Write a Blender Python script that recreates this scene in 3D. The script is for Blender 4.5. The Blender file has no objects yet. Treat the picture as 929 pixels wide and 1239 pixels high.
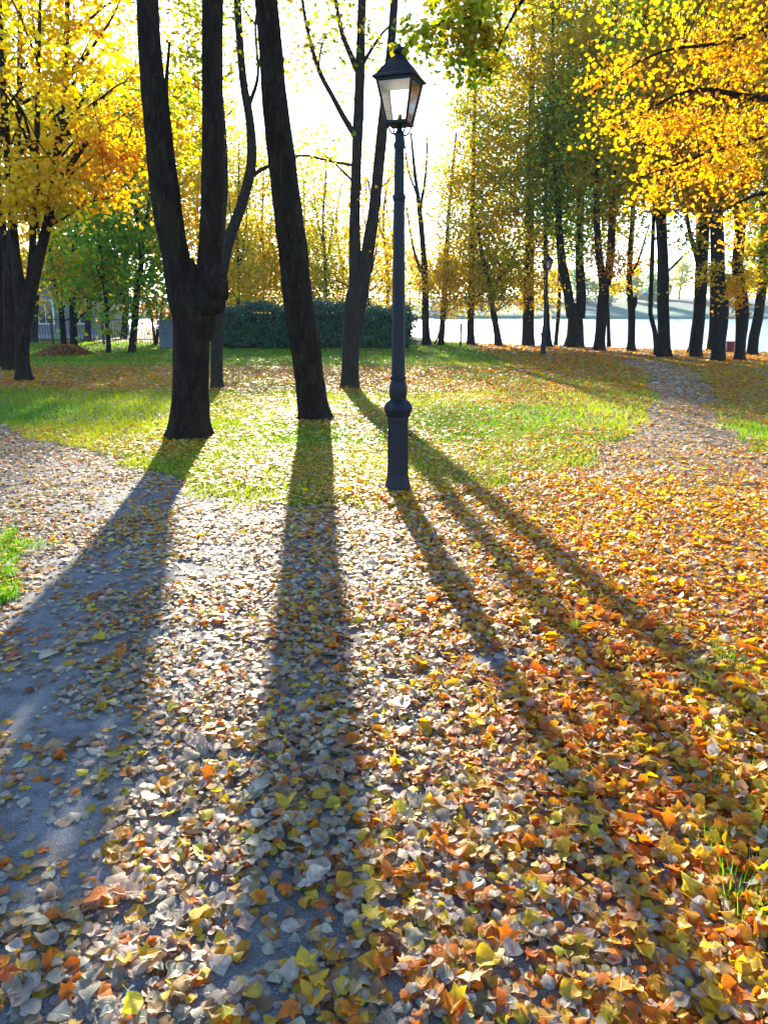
import bpy, bmesh, math, random
import numpy as np
from mathutils import Vector

# ------------------------------------------------------------------ camera
W0, H0, FPX = 929.0, 1239.0, 895.0          # photo size and focal length in its pixels
PITCH, EYE = math.radians(15.2), 1.6
scene = bpy.context.scene
col = scene.collection
cam_d = bpy.data.cameras.new('camera')
cam_d.sensor_fit = 'HORIZONTAL'; cam_d.sensor_width = 36.0
cam_d.lens = 36.0 * FPX / W0
cam_d.clip_start = 0.05; cam_d.clip_end = 6000
cam = bpy.data.objects.new('camera', cam_d); col.objects.link(cam)
cam.location = (0, 0, EYE); cam.rotation_euler = (math.pi/2 - PITCH, 0, 0)
scene.camera = cam

# ------------------------------------------------------------------ world, sun, exposure
SUN_AZ, SUN_EL = math.radians(-6.9), math.radians(17.6)     # azimuth from +Y towards +X
world = bpy.data.worlds.new('World'); scene.world = world; world.use_nodes = True
wn = world.node_tree; wn.nodes.clear()
sky = wn.nodes.new('ShaderNodeTexSky'); sky.sky_type = 'NISHITA'; sky.sun_disc = False
sky.sun_elevation = SUN_EL; sky.sun_rotation = SUN_AZ
sky.altitude = 0; sky.air_density = 0.8; sky.dust_density = 0.3; sky.ozone_density = 3.0
bg = wn.nodes.new('ShaderNodeBackground'); bg.inputs['Strength'].default_value = 0.135
wo = wn.nodes.new('ShaderNodeOutputWorld')
wn.links.new(sky.outputs[0], bg.inputs['Color']); wn.links.new(bg.outputs[0], wo.inputs['Surface'])
sun_d = bpy.data.lights.new('sun', 'SUN'); sun_d.energy = 5.0; sun_d.angle = math.radians(0.7)
sun_d.color = (1.0, 0.88, 0.70)
sun = bpy.data.objects.new('sun', sun_d); col.objects.link(sun)
SD = Vector((math.sin(SUN_AZ)*math.cos(SUN_EL), math.cos(SUN_AZ)*math.cos(SUN_EL), math.sin(SUN_EL)))
sun.rotation_euler = SD.to_track_quat('Z', 'Y').to_euler(); sun.location = (0, 0, 30)
vs = scene.view_settings
vs.view_transform = 'Standard'; vs.look = 'None'; vs.gamma = 1.0; vs.exposure = 2.2
vs.use_curve_mapping = False
scene.cycles.max_bounces = 8; scene.cycles.diffuse_bounces = 3; scene.cycles.glossy_bounces = 2
scene.cycles.transmission_bounces = 6; scene.cycles.transparent_max_bounces = 8
scene.cycles.volume_bounces = 0
scene.cycles.caustics_reflective = False; scene.cycles.caustics_refractive = False

rng = np.random.default_rng(7); random.seed(7)
CP, SP = math.cos(PITCH), math.sin(PITCH)

# ------------------------------------------------------------------ helpers: survey points
def ray(px, py):
    x = (px - W0/2)/FPX; y = -(py - H0/2)/FPX
    return x, CP + y*SP, -SP + y*CP
def G(px, py, z=0.0):
    x, y, w = ray(px, py); t = (z - EYE)/w
    return x*t, y*t
def P(px, py, Y):                     # point at forward distance Y
    x, y, w = ray(px, py); t = Y/y
    return np.array((x*t, Y, EYE + w*t))
def scale_at(px, py, Y):              # metres per photo pixel there
    x, y, w = ray(px, py); return (Y/y)/FPX

def vhash(ix, iy, iz, seed):
    h = (ix.astype(np.int64)*374761393 + iy.astype(np.int64)*668265263 + iz.astype(np.int64)*2147483647 + seed*1274126177) & 0xFFFFFFFF
    h = ((h ^ (h >> 13))*1274126177) & 0xFFFFFFFF
    h = (h ^ (h >> 16)) & 0xFFFF
    return h/65535.0
def vnoise(p, seed=0):                # value noise 0..1, p (N,3)
    p = np.asarray(p, float); i = np.floor(p); f = p - i; f = f*f*(3-2*f)
    ix, iy, iz = i[:, 0], i[:, 1], i[:, 2]; r = 0
    for dx in (0, 1):
        for dy in (0, 1):
            for dz in (0, 1):
                w = (f[:, 0] if dx else 1-f[:, 0])*(f[:, 1] if dy else 1-f[:, 1])*(f[:, 2] if dz else 1-f[:, 2])
                r = r + w*vhash(ix+dx, iy+dy, iz+dz, seed)
    return r
def noise2(x, y, s, seed=0):
    return vnoise(np.stack([x*s, y*s, np.zeros_like(x)+.37], 1), seed)
def sstep(a, b, x):
    t = np.clip((x-a)/(b-a), 0, 1); return t*t*(3-2*t)

# ------------------------------------------------------------------ helpers: mesh
def mesh_np(name, V, F, colors=None, luv=None, smooth=False):
    me = bpy.data.meshes.new(name)
    V = np.asarray(V, np.float32).reshape(-1, 3); F = np.asarray(F, np.int32); k = F.shape[1]
    me.vertices.add(len(V)); me.vertices.foreach_set('co', V.ravel())
    me.loops.add(F.size); me.loops.foreach_set('vertex_index', F.ravel())
    me.polygons.add(len(F))
    me.polygons.foreach_set('loop_start', np.arange(len(F), dtype=np.int32)*k)
    me.polygons.foreach_set('loop_total', np.full(len(F), k, np.int32))
    if smooth: me.polygons.foreach_set('use_smooth', np.ones(len(F), bool))
    me.update(calc_edges=True)
    if colors is not None:
        a = me.color_attributes.new('col', 'FLOAT_COLOR', 'POINT')
        c = np.ones((len(V), 4), np.float32); c[:, :3] = colors
        a.data.foreach_set('color', c.ravel())
    if luv is not None:
        a = me.attributes.new('luv', 'FLOAT2', 'POINT'); a.data.foreach_set('vector', np.asarray(luv, np.float32).ravel())
    return me
def link(name, me, mat, parent=None):
    o = bpy.data.objects.new(name, me); col.objects.link(o)
    if mat is not None and not me.materials: me.materials.append(mat)
    if parent is not None: o.parent = parent
    return o
def tag(o, label, cat=None, group=None, kind=None):
    o['label'] = label
    if cat: o['category'] = cat
    if group: o['group'] = group
    if kind: o['kind'] = kind
    return o
def struct(o): o['kind'] = 'structure'; return o
def thing(name, loc, label, cat, group=None):
    o = bpy.data.objects.new(name, None); col.objects.link(o); o.location = loc; o.empty_display_size = .2
    return tag(o, label, cat, group)

class MB:                              # collects shapes into one mesh
    def __init__(s): s.V = []; s.F4 = []; s.F3 = []; s.n = 0
    def add(s, V, F4=None, F3=None):
        V = np.asarray(V, float)
        if F4 is not None and len(F4): s.F4.append(np.asarray(F4, int)+s.n)
        if F3 is not None and len(F3): s.F3.append(np.asarray(F3, int)+s.n)
        s.V.append(V); s.n += len(V)
    def box(s, c, d, rz=0.0):
        c = np.array(c, float); d = np.array(d, float)/2
        v = np.array([(x, y, z) for z in (-1, 1) for y in (-1, 1) for x in (-1, 1)], float)*d
        cz, sz = math.cos(rz), math.sin(rz)
        v = np.stack([v[:, 0]*cz-v[:, 1]*sz, v[:, 0]*sz+v[:, 1]*cz, v[:, 2]], 1)+c
        s.add(v, [(0, 2, 3, 1), (4, 5, 7, 6), (0, 1, 5, 4), (2, 6, 7, 3), (0, 4, 6, 2), (1, 3, 7, 5)])
    def tube(s, pts, rad, sides=8, caps=True):
        V, F = tube_np(pts, rad, sides); s.add(V, F)
        if caps:
            n = s.n-len(V); m = len(pts)
            c = len(V); s.add([pts[0], pts[-1]]); b = s.n-2
            s.F3.append(np.array([(b, n+(j+1) % sides, n+j) for j in range(sides)]+[(b+1, n+(m-1)*sides+j, n+(m-1)*sides+(j+1) % sides) for j in range(sides)]))
    def lathe(s, prof, sides=16, rot=0.0, cx=0, cy=0):
        a = rot+np.arange(sides)*2*math.pi/sides
        V = np.concatenate([np.stack([cx+r*np.cos(a), cy+r*np.sin(a), np.full(sides, z)], 1) for r, z in prof])
        m = len(prof); F = [(i*sides+j, i*sides+(j+1) % sides, (i+1)*sides+(j+1) % sides, (i+1)*sides+j) for i in range(m-1) for j in range(sides)]
        b = len(V); V = np.concatenate([V, [(cx, cy, prof[0][1]), (cx, cy, prof[-1][1])]])
        F3 = [(b, (j+1) % sides, j) for j in range(sides)]+[(b+1, (m-1)*sides+j, (m-1)*sides+(j+1) % sides) for j in range(sides)]
        s.add(V, F, F3)
    def build(s, name, mat, parent=None, smooth=False, bevel=0.0):
        me = bpy.data.meshes.new(name)
        fs = [tuple(f) for F in s.F4 for f in F]+[tuple(f) for F in s.F3 for f in F]
        me.from_pydata([tuple(v) for V in s.V for v in V], [], fs); me.update()
        if smooth:
            me.polygons.foreach_set('use_smooth', np.ones(len(me.polygons), bool))
            me.set_sharp_from_angle(angle=math.radians(38))
        o = link(name, me, mat, parent)
        if bevel:
            b = o.modifiers.new('bevel', 'BEVEL'); b.width = bevel; b.segments = 2; b.limit_method = 'ANGLE'
        return o

def tube_np(pts, rad, sides, lump=0.0, seed=0, freq=3.0):
    pts = np.asarray(pts, float); rad = np.asarray(rad, float); m = len(pts)
    t = np.gradient(pts, axis=0); t /= np.linalg.norm(t, axis=1)[:, None]+1e-9
    ref = np.array((0.0, 1.0, 0.0)) if abs(t[0, 1]) < .9 else np.array((1.0, 0, 0))
    u = ref-t*(t@ref)[:, None]; u /= np.linalg.norm(u, axis=1)[:, None]+1e-9
    v = np.cross(t, u)
    a = np.arange(sides)*2*math.pi/sides
    R = np.repeat(rad[:, None], sides, 1)
    if lump:
        zz = np.concatenate([[0], np.cumsum(np.linalg.norm(np.diff(pts, axis=0), axis=1))])
        A, Z = np.meshgrid(a, zz); q = np.stack([np.cos(A).ravel()*1.2*freq/3, np.sin(A).ravel()*1.2*freq/3, Z.ravel()*1.1], 1)
        n1 = vnoise(q+seed, seed)-.5
        q2 = np.stack([np.cos(A).ravel()*6, np.sin(A).ravel()*6, Z.ravel()*1.6], 1); n2 = vnoise(q2+seed, seed+1)-.5
        q3 = np.stack([np.cos(A).ravel()*14, np.sin(A).ravel()*14, Z.ravel()*4.5], 1); n3 = np.abs(vnoise(q3+seed, seed+2)-.5)
        R = R*(1+lump*(n1*1.2+n2*.7-n3*.7).reshape(R.shape))
    V = pts[:, None, :]+R[:, :, None]*(np.cos(a)[None, :, None]*u[:, None, :]+np.sin(a)[None, :, None]*v[:, None, :])
    i = np.arange(m-1)[:, None]; j = np.arange(sides)[None, :]; j2 = (j+1) % sides
    F = np.stack([i*sides+j, i*sides+j2, (i+1)*sides+j2, (i+1)*sides+j], -1).reshape(-1, 4)
    return V.reshape(-1, 3), F

def spline(pts, step):                 # Catmull-Rom through rows (x,y,z,r)
    p = np.asarray(pts, float); q = np.vstack([2*p[0]-p[1], p, 2*p[-1]-p[-2]]); out = []
    for i in range(1, len(q)-2):
        n = max(2, int(np.linalg.norm(q[i+1, :3]-q[i, :3])/step))
        t = np.linspace(0, 1, n, endpoint=False)[:, None]
        a, b, c, d = q[i-1], q[i], q[i+1], q[i+2]
        out.append(.5*((2*b)+(c-a)*t+(2*a-5*b+4*c-d)*t*t+(3*b-a-3*c+d)*t**3))
    out.append(p[-1:]); r = np.vstack(out); r[:, 3] = np.maximum(r[:, 3], .004); return r

# ------------------------------------------------------------------ materials
def new_mat(name):
    m = bpy.data.materials.new(name); m.use_nodes = True; nt = m.node_tree
    return m, nt, nt.nodes['Principled BSDF'], nt.nodes['Material Output']
def nd(nt, t, **kw):
    n = nt.nodes.new(t)
    for k, v in kw.items():
        if k in n.inputs: n.inputs[k].default_value = v
        else: setattr(n, k, v)
    return n
def ramp(nt, fac, stops):
    r = nt.nodes.new('ShaderNodeValToRGB'); e = r.color_ramp.elements
    while len(e) < len(stops): e.new(.5)
    for i, (p, c) in enumerate(stops): e[i].position = p; e[i].color = (*c, 1)
    nt.links.new(fac, r.inputs[0]); return r.outputs[0]
def objco(nt, scale=(1, 1, 1), geo=False):
    if geo: src = nt.nodes.new('ShaderNodeNewGeometry').outputs['Position']
    else: src = nt.nodes.new('ShaderNodeTexCoord').outputs['Object']
    mp = nt.nodes.new('ShaderNodeMapping'); mp.inputs['Scale'].default_value = scale
    nt.links.new(src, mp.inputs[0]); return mp.outputs[0]
def noise(nt, vec, scale, detail=4, rough=.55):
    n = nd(nt, 'ShaderNodeTexNoise', Scale=scale, Detail=detail, Roughness=rough); nt.links.new(vec, n.inputs['Vector']); return n.outputs['Fac']
def bump(nt, h, bsdf, strength, dist):
    b = nd(nt, 'ShaderNodeBump', Strength=strength, Distance=dist); nt.links.new(h, b.inputs['Height']); nt.links.new(b.outputs[0], bsdf.inputs['Normal']); return b
def plain(name, c, rough=.6, metal=0.0, var=.25, sc=12.0, bmp=.0, spec=.4):
    m, nt, p, o = new_mat(name); v = objco(nt); n = noise(nt, v, sc, 6, .65)
    lo = tuple(x*(1-var) for x in c); hi = tuple(min(1, x*(1+var)) for x in c)
    nt.links.new(ramp(nt, n, [(.3, lo), (.7, hi)]), p.inputs['Base Color'])
    p.inputs['Roughness'].default_value = rough; p.inputs['Metallic'].default_value = metal; p.inputs['Specular IOR Level'].default_value = spec
    if bmp: bump(nt, n, p, bmp, .01)
    return m
def leaf_mat(name, trans=.5, rough=.5, spec=.35, veins=False, gain=1.0, spot=.35):
    m, nt, p, out = new_mat(name)
    a = nd(nt, 'ShaderNodeAttribute', attribute_name='col')
    v = objco(nt, geo=True); n = noise(nt, v, 55, 3)
    mul = nd(nt, 'ShaderNodeMix', data_type='RGBA', blend_type='MULTIPLY'); mul.inputs[0].default_value = 1
    nt.links.new(a.outputs['Color'], mul.inputs[6])
    nt.links.new(ramp(nt, n, [(.25, (1-spot, 1-spot*1.15, 1-spot*1.2)), (.6, (1, 1, 1))]), mul.inputs[7])
    c = mul.outputs[2]
    if veins:
        l = nd(nt, 'ShaderNodeAttribute', attribute_name='luv'); sx = nt.nodes.new('ShaderNodeSeparateXYZ'); nt.links.new(l.outputs['Vector'], sx.inputs[0])
        ab = nd(nt, 'ShaderNodeMath', operation='ABSOLUTE'); nt.links.new(sx.outputs[0], ab.inputs[0])
        mid = ramp(nt, ab.outputs[0], [(0.0, (1, 1, 1)), (.035, (0, 0, 0))])
        k = nd(nt, 'ShaderNodeMath', operation='MULTIPLY'); k.inputs[1].default_value = .75; nt.links.new(ab.outputs[0], k.inputs[0])
        s = nd(nt, 'ShaderNodeMath', operation='SUBTRACT'); nt.links.new(sx.outputs[1], s.inputs[0]); nt.links.new(k.outputs[0], s.inputs[1])
        w = nd(nt, 'ShaderNodeMath', operation='MULTIPLY'); w.inputs[1].default_value = 44; nt.links.new(s.outputs[0], w.inputs[0])
        sn = nd(nt, 'ShaderNodeMath', operation='SINE'); nt.links.new(w.outputs[0], sn.inputs[0])
        ve = ramp(nt, sn.outputs[0], [(.75, (0, 0, 0)), (1.0, (.55, .55, .55))])
        mx = nd(nt, 'ShaderNodeMath', operation='MAXIMUM'); nt.links.new(mid, mx.inputs[0]); nt.links.new(ve, mx.inputs[1])
        li = nd(nt, 'ShaderNodeMix', data_type='RGBA', blend_type='MIX'); li.inputs[7].default_value = (.62, .5, .28, 1)
        f = nd(nt, 'ShaderNodeMath', operation='MULTIPLY'); f.inputs[1].default_value = .16; nt.links.new(mx.outputs[0], f.inputs[0]); nt.links.new(f.outputs[0], li.inputs[0])
        nt.links.new(c, li.inputs[6]); c = li.outputs[2]
        bump(nt, mx.outputs[0], p, .5, .002)
    nt.links.new(c, p.inputs['Base Color'])
    p.inputs['Roughness'].default_value = rough; p.inputs['Specular IOR Level'].default_value = spec
    t = nt.nodes.new('ShaderNodeBsdfTranslucent')
    hs = nd(nt, 'ShaderNodeHueSaturation', Saturation=1.12, Value=gain); nt.links.new(c, hs.inputs['Color']); nt.links.new(hs.outputs[0], t.inputs['Color'])
    ms = nt.nodes.new('ShaderNodeMixShader'); ms.inputs[0].default_value = trans
    nt.links.new(p.outputs[0], ms.inputs[1]); nt.links.new(t.outputs[0], ms.inputs[2]); nt.links.new(ms.outputs[0], out.inputs['Surface'])
    return m
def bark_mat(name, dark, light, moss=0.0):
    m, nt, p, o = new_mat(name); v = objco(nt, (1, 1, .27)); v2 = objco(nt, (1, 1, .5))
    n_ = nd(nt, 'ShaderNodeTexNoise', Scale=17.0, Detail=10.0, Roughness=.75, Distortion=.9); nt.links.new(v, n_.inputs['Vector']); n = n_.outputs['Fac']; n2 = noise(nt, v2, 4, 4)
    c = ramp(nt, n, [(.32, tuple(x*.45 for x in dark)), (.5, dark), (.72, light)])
    if moss:
        mx = nd(nt, 'ShaderNodeMix', data_type='RGBA', blend_type='MIX'); nt.links.new(ramp(nt, n2, [(.5, (0, 0, 0)), (.68, (moss, moss, moss))]), mx.inputs[0])
        nt.links.new(c, mx.inputs[6]); mx.inputs[7].default_value = (.045, .06, .018, 1); c = mx.outputs[2]
    nt.links.new(c, p.inputs['Base Color']); p.inputs['Roughness'].default_value = .95; p.inputs['Specular IOR Level'].default_value = .15
    bump(nt, n, p, 1.0, .07); return m

M = {}
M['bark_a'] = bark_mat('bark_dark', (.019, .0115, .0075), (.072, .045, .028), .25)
M['bark_b'] = bark_mat('bark_grey', (.030, .024, .020), (.07, .056, .046), .25)
M['bark_far'] = bark_mat('bark_far', (.018, .016, .014), (.04, .036, .032), .25)
M['leaf_tree'] = leaf_mat('leaf_tree', .62, .6, .2, gain=1.2, spot=.15)
M['leaf_ground'] = leaf_mat('leaf_ground', .52, .5, .32, gain=1.1)
M['leaf_near'] = leaf_mat('leaf_near', .55, .45, .32, veins=True, gain=1.15)
M['grass'] = leaf_mat('grass_blade', .62, .5, .2, spot=.15)
M['conifer'] = leaf_mat('conifer', .25, .5, .3)
M['iron'] = plain('cast_iron_paint', (.008, .010, .015), .5, 0.0, .35, 30, .15, .22)
M['stone'] = plain('kerb_stone', (.3, .29, .27), .8)
# lantern glass: clear pane with a little dust
m, nt, p, out = new_mat('lantern_glass')
tr = nt.nodes.new('ShaderNodeBsdfTransparent'); tl = nt.nodes.new('ShaderNodeBsdfTranslucent'); tl.inputs[0].default_value = (.9, .9, .88, 1)
gl = nd(nt, 'ShaderNodeBsdfGlossy', Roughness=.05); a1 = nt.nodes.new('ShaderNodeMixShader'); a1.inputs[0].default_value = .22
a2 = nt.nodes.new('ShaderNodeMixShader'); fr = nd(nt, 'ShaderNodeFresnel', IOR=1.45)
nt.links.new(tr.outputs[0], a1.inputs[1]); nt.links.new(tl.outputs[0], a1.inputs[2]); nt.links.new(fr.outputs[0], a2.inputs[0])
nt.links.new(a1.outputs[0], a2.inputs[1]); nt.links.new(gl.outputs[0], a2.inputs[2]); nt.links.new(a2.outputs[0], out.inputs['Surface']); M['glass'] = m
# path
m, nt, p, out = new_mat('worn_asphalt'); v = objco(nt, geo=True)
n1 = noise(nt, v, 160, 3, .7); n2 = noise(nt, v, 1.3, 5, .6); n3 = noise(nt, v, 14, 4, .6)
vo = nd(nt, 'ShaderNodeTexVoronoi', Scale=95.0); nt.links.new(v, vo.inputs['Vector'])
c1 = ramp(nt, n1, [(.3, (.07, .075, .082)), (.5, (.16, .165, .17)), (.72, (.34, .33, .31))])
c2 = ramp(nt, n2, [(.3, (.72, .72, .74)), (.7, (1.08, 1.05, 1.0))])
c3 = ramp(nt, n3, [(.35, (.62, .60, .58)), (.55, (1, 1, 1)), (.75, (1.1, 1.06, 1.0))])
x1 = nd(nt, 'ShaderNodeMix', data_type='RGBA', blend_type='MULTIPLY'); x1.inputs[0].default_value = 1; nt.links.new(c1, x1.inputs[6]); nt.links.new(c2, x1.inputs[7])
x2 = nd(nt, 'ShaderNodeMix', data_type='RGBA', blend_type='MULTIPLY'); x2.inputs[0].default_value = 1; nt.links.new(x1.outputs[2], x2.inputs[6]); nt.links.new(c3, x2.inputs[7])
nt.links.new(x2.outputs[2], p.inputs['Base Color']); p.inputs['Roughness'].default_value = .85; p.inputs['Specular IOR Level'].default_value = .18
ad = nd(nt, 'ShaderNodeMath', operation='ADD'); nt.links.new(vo.outputs['Distance'], ad.inputs[0]); nt.links.new(n3, ad.inputs[1])
bump(nt, n1, p, .6, .006); M['path'] = m
# lawn soil
m, nt, p, out = new_mat('lawn_soil'); v = objco(nt, geo=True)
n1 = noise(nt, v, 30, 5, .7); n2 = noise(nt, v, .6, 4)
c1 = ramp(nt, n1, [(.3, (.03, .035, .012)), (.55, (.07, .095, .022)), (.8, (.13, .12, .05))])
c2 = ramp(nt, n2, [(.35, (.8, .8, .8)), (.65, (1.15, 1.1, 1.0))])
x1 = nd(nt, 'ShaderNodeMix', data_type='RGBA', blend_type='MULTIPLY'); x1.inputs[0].default_value = 1; nt.links.new(c1, x1.inputs[6]); nt.links.new(c2, x1.inputs[7])
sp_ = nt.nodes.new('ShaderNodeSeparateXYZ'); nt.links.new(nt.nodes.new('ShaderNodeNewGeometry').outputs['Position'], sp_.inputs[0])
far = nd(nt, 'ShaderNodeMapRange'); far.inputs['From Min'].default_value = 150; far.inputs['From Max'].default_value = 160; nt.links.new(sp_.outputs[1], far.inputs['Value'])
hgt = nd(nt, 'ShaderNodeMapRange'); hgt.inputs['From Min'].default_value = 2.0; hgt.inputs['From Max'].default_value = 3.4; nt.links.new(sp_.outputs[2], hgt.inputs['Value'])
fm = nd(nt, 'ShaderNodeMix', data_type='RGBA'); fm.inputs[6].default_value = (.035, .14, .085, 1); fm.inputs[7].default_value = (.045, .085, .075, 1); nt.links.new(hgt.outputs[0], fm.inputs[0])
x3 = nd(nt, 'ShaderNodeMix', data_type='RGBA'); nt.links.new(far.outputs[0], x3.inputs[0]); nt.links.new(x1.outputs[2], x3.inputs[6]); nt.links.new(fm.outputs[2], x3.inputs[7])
nt.links.new(x3.outputs[2], p.inputs['Base Color']); p.inputs['Roughness'].default_value = .95
bump(nt, n1, p, .8, .04); M['soil'] = m
# water
m, nt, p, out = new_mat('lake_water'); v = objco(nt, (1, .35, 1), geo=True)
n1 = noise(nt, v, 2.6, 5, .6); p.inputs['Base Color'].default_value = (.05, .07, .085, 1); p.inputs['Roughness'].default_value = .22
p.inputs['IOR'].default_value = 1.33; bump(nt, n1, p, 1.0, .35); M['water'] = m

# ------------------------------------------------------------------ terrain, lake, path
SX = np.array([-3000, -12, -4, 0, 2.0, 3.2, 5, 8, 11, 15, 20, 30, 3000.])
SY = np.array([75, 75, 72, 60, 50, 42, 38.8, 36.0, 33.2, 30.2, 27.5, 24, 24.])
def shore(x): return np.interp(x, SX, SY)
xs = np.concatenate([[-2500, -900, -400, -200, -120, -80], np.arange(-60, 60.1, 1.0), [80, 120, 200, 400, 900, 2500]])
def land_h(d): return -.95*sstep(0, 2.2, d)
rows = []
for y in (-2500, -700, -200, -60, -20, 0, 10, 20): rows.append((np.full(len(xs), float(y)), np.zeros(len(xs))))
S = shore(xs)+(vnoise(np.stack([xs*.6, xs*0, xs*0], 1), 3)-.5)*.8
for t in (.3, .6, .85, .95, 1): rows.append((20+(S-20)*t, np.zeros(len(xs))))
for d in (.25, .6, 1.0, 1.5, 2.2, 8): rows.append((S+d, np.full(len(xs), float(land_h(np.array(d))))))
FB = 205+6*vnoise(np.stack([xs*.02, xs*0, xs*0], 1), 5)
for d, h in ((-10, -.9), (-1, -.7), (0, -.3), (1.5, .35), (9, 1.1), (22, 2.2), (36, 3.6), (52, 5.2), (80, 6.6), (300, 7.5), (900, 8), (2600, 8)):
    rows.append((FB+d, h+(vnoise(np.stack([xs*.03, xs*0+d, xs*0], 1), 9)-.5)*.4*(h > 1)))
nr, nc = len(rows), len(xs)
V = np.concatenate([np.stack([xs, y, z], 1) for y, z in rows])
i = np.arange(nr-1)[:, None]; j = np.arange(nc-1)[None, :]
F = np.stack([i*nc+j, i*nc+j+1, (i+1)*nc+j+1, (i+1)*nc+j], -1).reshape(-1, 4)
struct(link('ground', mesh_np('ground', V, F, smooth=True), M['soil']))
V = np.array([(-900, 22, -.42), (900, 22, -.42), (900, 222, -.42), (-900, 222, -.42)], float)
struct(link('lake', mesh_np('lake', V, [(0, 1, 2, 3)]), M['water']))

lawn_edge_px = [(745, 436), (778, 452), (794, 482), (772, 522), (700, 566), (560, 597), (460, 612), (380, 616), (270, 606), (215, 580), (140, 558), (60, 535), (0, 518), (-300, 470)]
right_edge_px = [(800, 436), (842, 450), (862, 472), (872, 505), (925, 560), (965, 640), (930, 720), (900, 800), (895, 1000), (905, 1239)]
PATH = [G(*q) for q in right_edge_px[::-1]]+[G(*q) for q in lawn_edge_px]
PATH += [(-14, 8.0), (-6.5, 5.9), G(-60, 648), G(0, 640), G(24, 662), G(26, 702), G(2, 745), (-3.2, 3.6), (-8, 2.0), (-8, -6), (.9, -6)]
PATH = np.array(PATH)
def inside(poly, x, y):
    r = np.zeros(len(x), bool); j = len(poly)-1
    for i in range(len(poly)):
        xi, yi = poly[i]; xj, yj = poly[j]
        c = ((yi > y) != (yj > y)) & (x < (xj-xi)*(y-yi)/((yj-yi) or 1e-9)+xi); r ^= c; j = i
    return r
bm = bmesh.new(); f = bm.faces.new([bm.verts.new((x, y, .006)) for x, y in PATH])
if f.normal.z < 0: f.normal_flip()
bm.normal_update(); bmesh.ops.triangulate(bm, faces=bm.faces[:])
me = bpy.data.meshes.new('path'); bm.to_mesh(me); bm.free()
for p_ in me.polygons: pass
struct(link('path', me, M['path']))
def on_path(x, y):
    wx = x+(noise2(x, y, 2.2, 11)-.5)*.55; wy = y+(noise2(x, y, 2.2, 12)-.5)*.55
    return inside(PATH, wx, wy)

# ------------------------------------------------------------------ leaf makers
def leaf_template(rows_):
    V, F, k = [], [], 0; prev = None
    for y, w in rows_:
        if w == 0: V.append((0, y)); cur = (len(V)-1,)
        else: V += [(-w, y), (0, y), (w, y)]; cur = (len(V)-3, len(V)-2, len(V)-1)
        if prev is not None:
            if len(prev) == 1: F += [(prev[0], cur[1], cur[0]), (prev[0], cur[2], cur[1])]
            elif len(cur) == 1: F += [(prev[0], prev[1], cur[0]), (prev[1], prev[2], cur[0])]
            else: F += [(prev[0], prev[1], cur[1]), (prev[0], cur[1], cur[0]), (prev[1], prev[2], cur[2]), (prev[1], cur[2], cur[1])]
        prev = cur
    return np.array(V, float), np.array(F, int)
T_NEAR = leaf_template([(0, 0), (.07, .22), (.26, .43), (.5, .45), (.74, .28), (1.03, 0)])
T_MID = leaf_template([(0, 0), (.3, .43), (.72, .28), (1, 0)])
T_FAR = (np.array([(0, 0), (.4, .45), (0, 1.0), (-.4, .45)], float), np.array([(0, 1, 2), (0, 2, 3)]))

_o = [(0, 0), (.20, .10), (.46, .06), (.34, .30), (.56, .52), (.28, .55), (.24, .70), (0, 1.05), (-.24, .70), (-.28, .55), (-.56, .52), (-.34, .30), (-.46, .06), (-.20, .10), (0, .38)]
T_MAPLE = (np.array(_o, float), np.array([(14, k, (k+1) % 14) for k in range(14)]))

def leaves_np(C, size, nrm, colors, tmpl, curl=.5, fold=.35, edge=.0, yaw=None, cvar=0.0, rim=False):
    T, F = tmpl; n = len(C); m = len(T)
    C = np.asarray(C, float); nrm = nrm/(np.linalg.norm(nrm, axis=1)[:, None]+1e-9)
    a = rng.uniform(0, 2*math.pi, n) if yaw is None else yaw
    r = np.stack([np.cos(a), np.sin(a), np.zeros(n)], 1); r = r-nrm*np.sum(r*nrm, 1)[:, None]
    r /= np.linalg.norm(r, axis=1)[:, None]+1e-9; s = np.cross(nrm, r)
    x = T[None, :, 0]*rng.uniform(.78, 1.15, n)[:, None]; y = T[None, :, 1]-.5+np.zeros((n, 1))
    z = rng.normal(0, fold, n)[:, None]*np.abs(x)+rng.normal(0, curl, n)[:, None]*(y*y-.08)+rng.normal(0, curl*1.2, n)[:, None]*x*y
    z = z+rng.normal(0, curl*.8, n)[:, None]*x*x*2
    if edge: z = z+rng.normal(0, edge, (n, m))*(np.abs(x) > .05); x = x*(1+rng.normal(0, edge*1.6, (n, m)))
    sz = np.asarray(size)[:, None, None] if np.ndim(size) else size
    V = C[:, None, :]+sz*(x[:, :, None]*s[:, None, :]+y[:, :, None]*r[:, None, :]+z[:, :, None]*nrm[:, None, :])
    FF = (np.arange(n)[:, None, None]*m+F[None]).reshape(-1, 3)
    cc = np.repeat(colors[:, None, :], m, 1)
    if cvar: cc = np.clip(cc*(1+rng.normal(0, cvar, (n, m, 1))), 0, .9)
    if rim:
        e = (np.abs(T[:, 0]) > .05)|(T[:, 1] > .95); k = rng.uniform(0, 1, n)**2.2*.5
        cc = cc*(1-e[None, :, None]*k[:, None, None]*np.array((.55, .8, .9)))
    luv = np.stack([np.tile(T[:, 0], n), np.tile(T[:, 1], n)], 1)
    return V.reshape(-1, 3), FF, cc.reshape(-1, 3), luv

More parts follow.
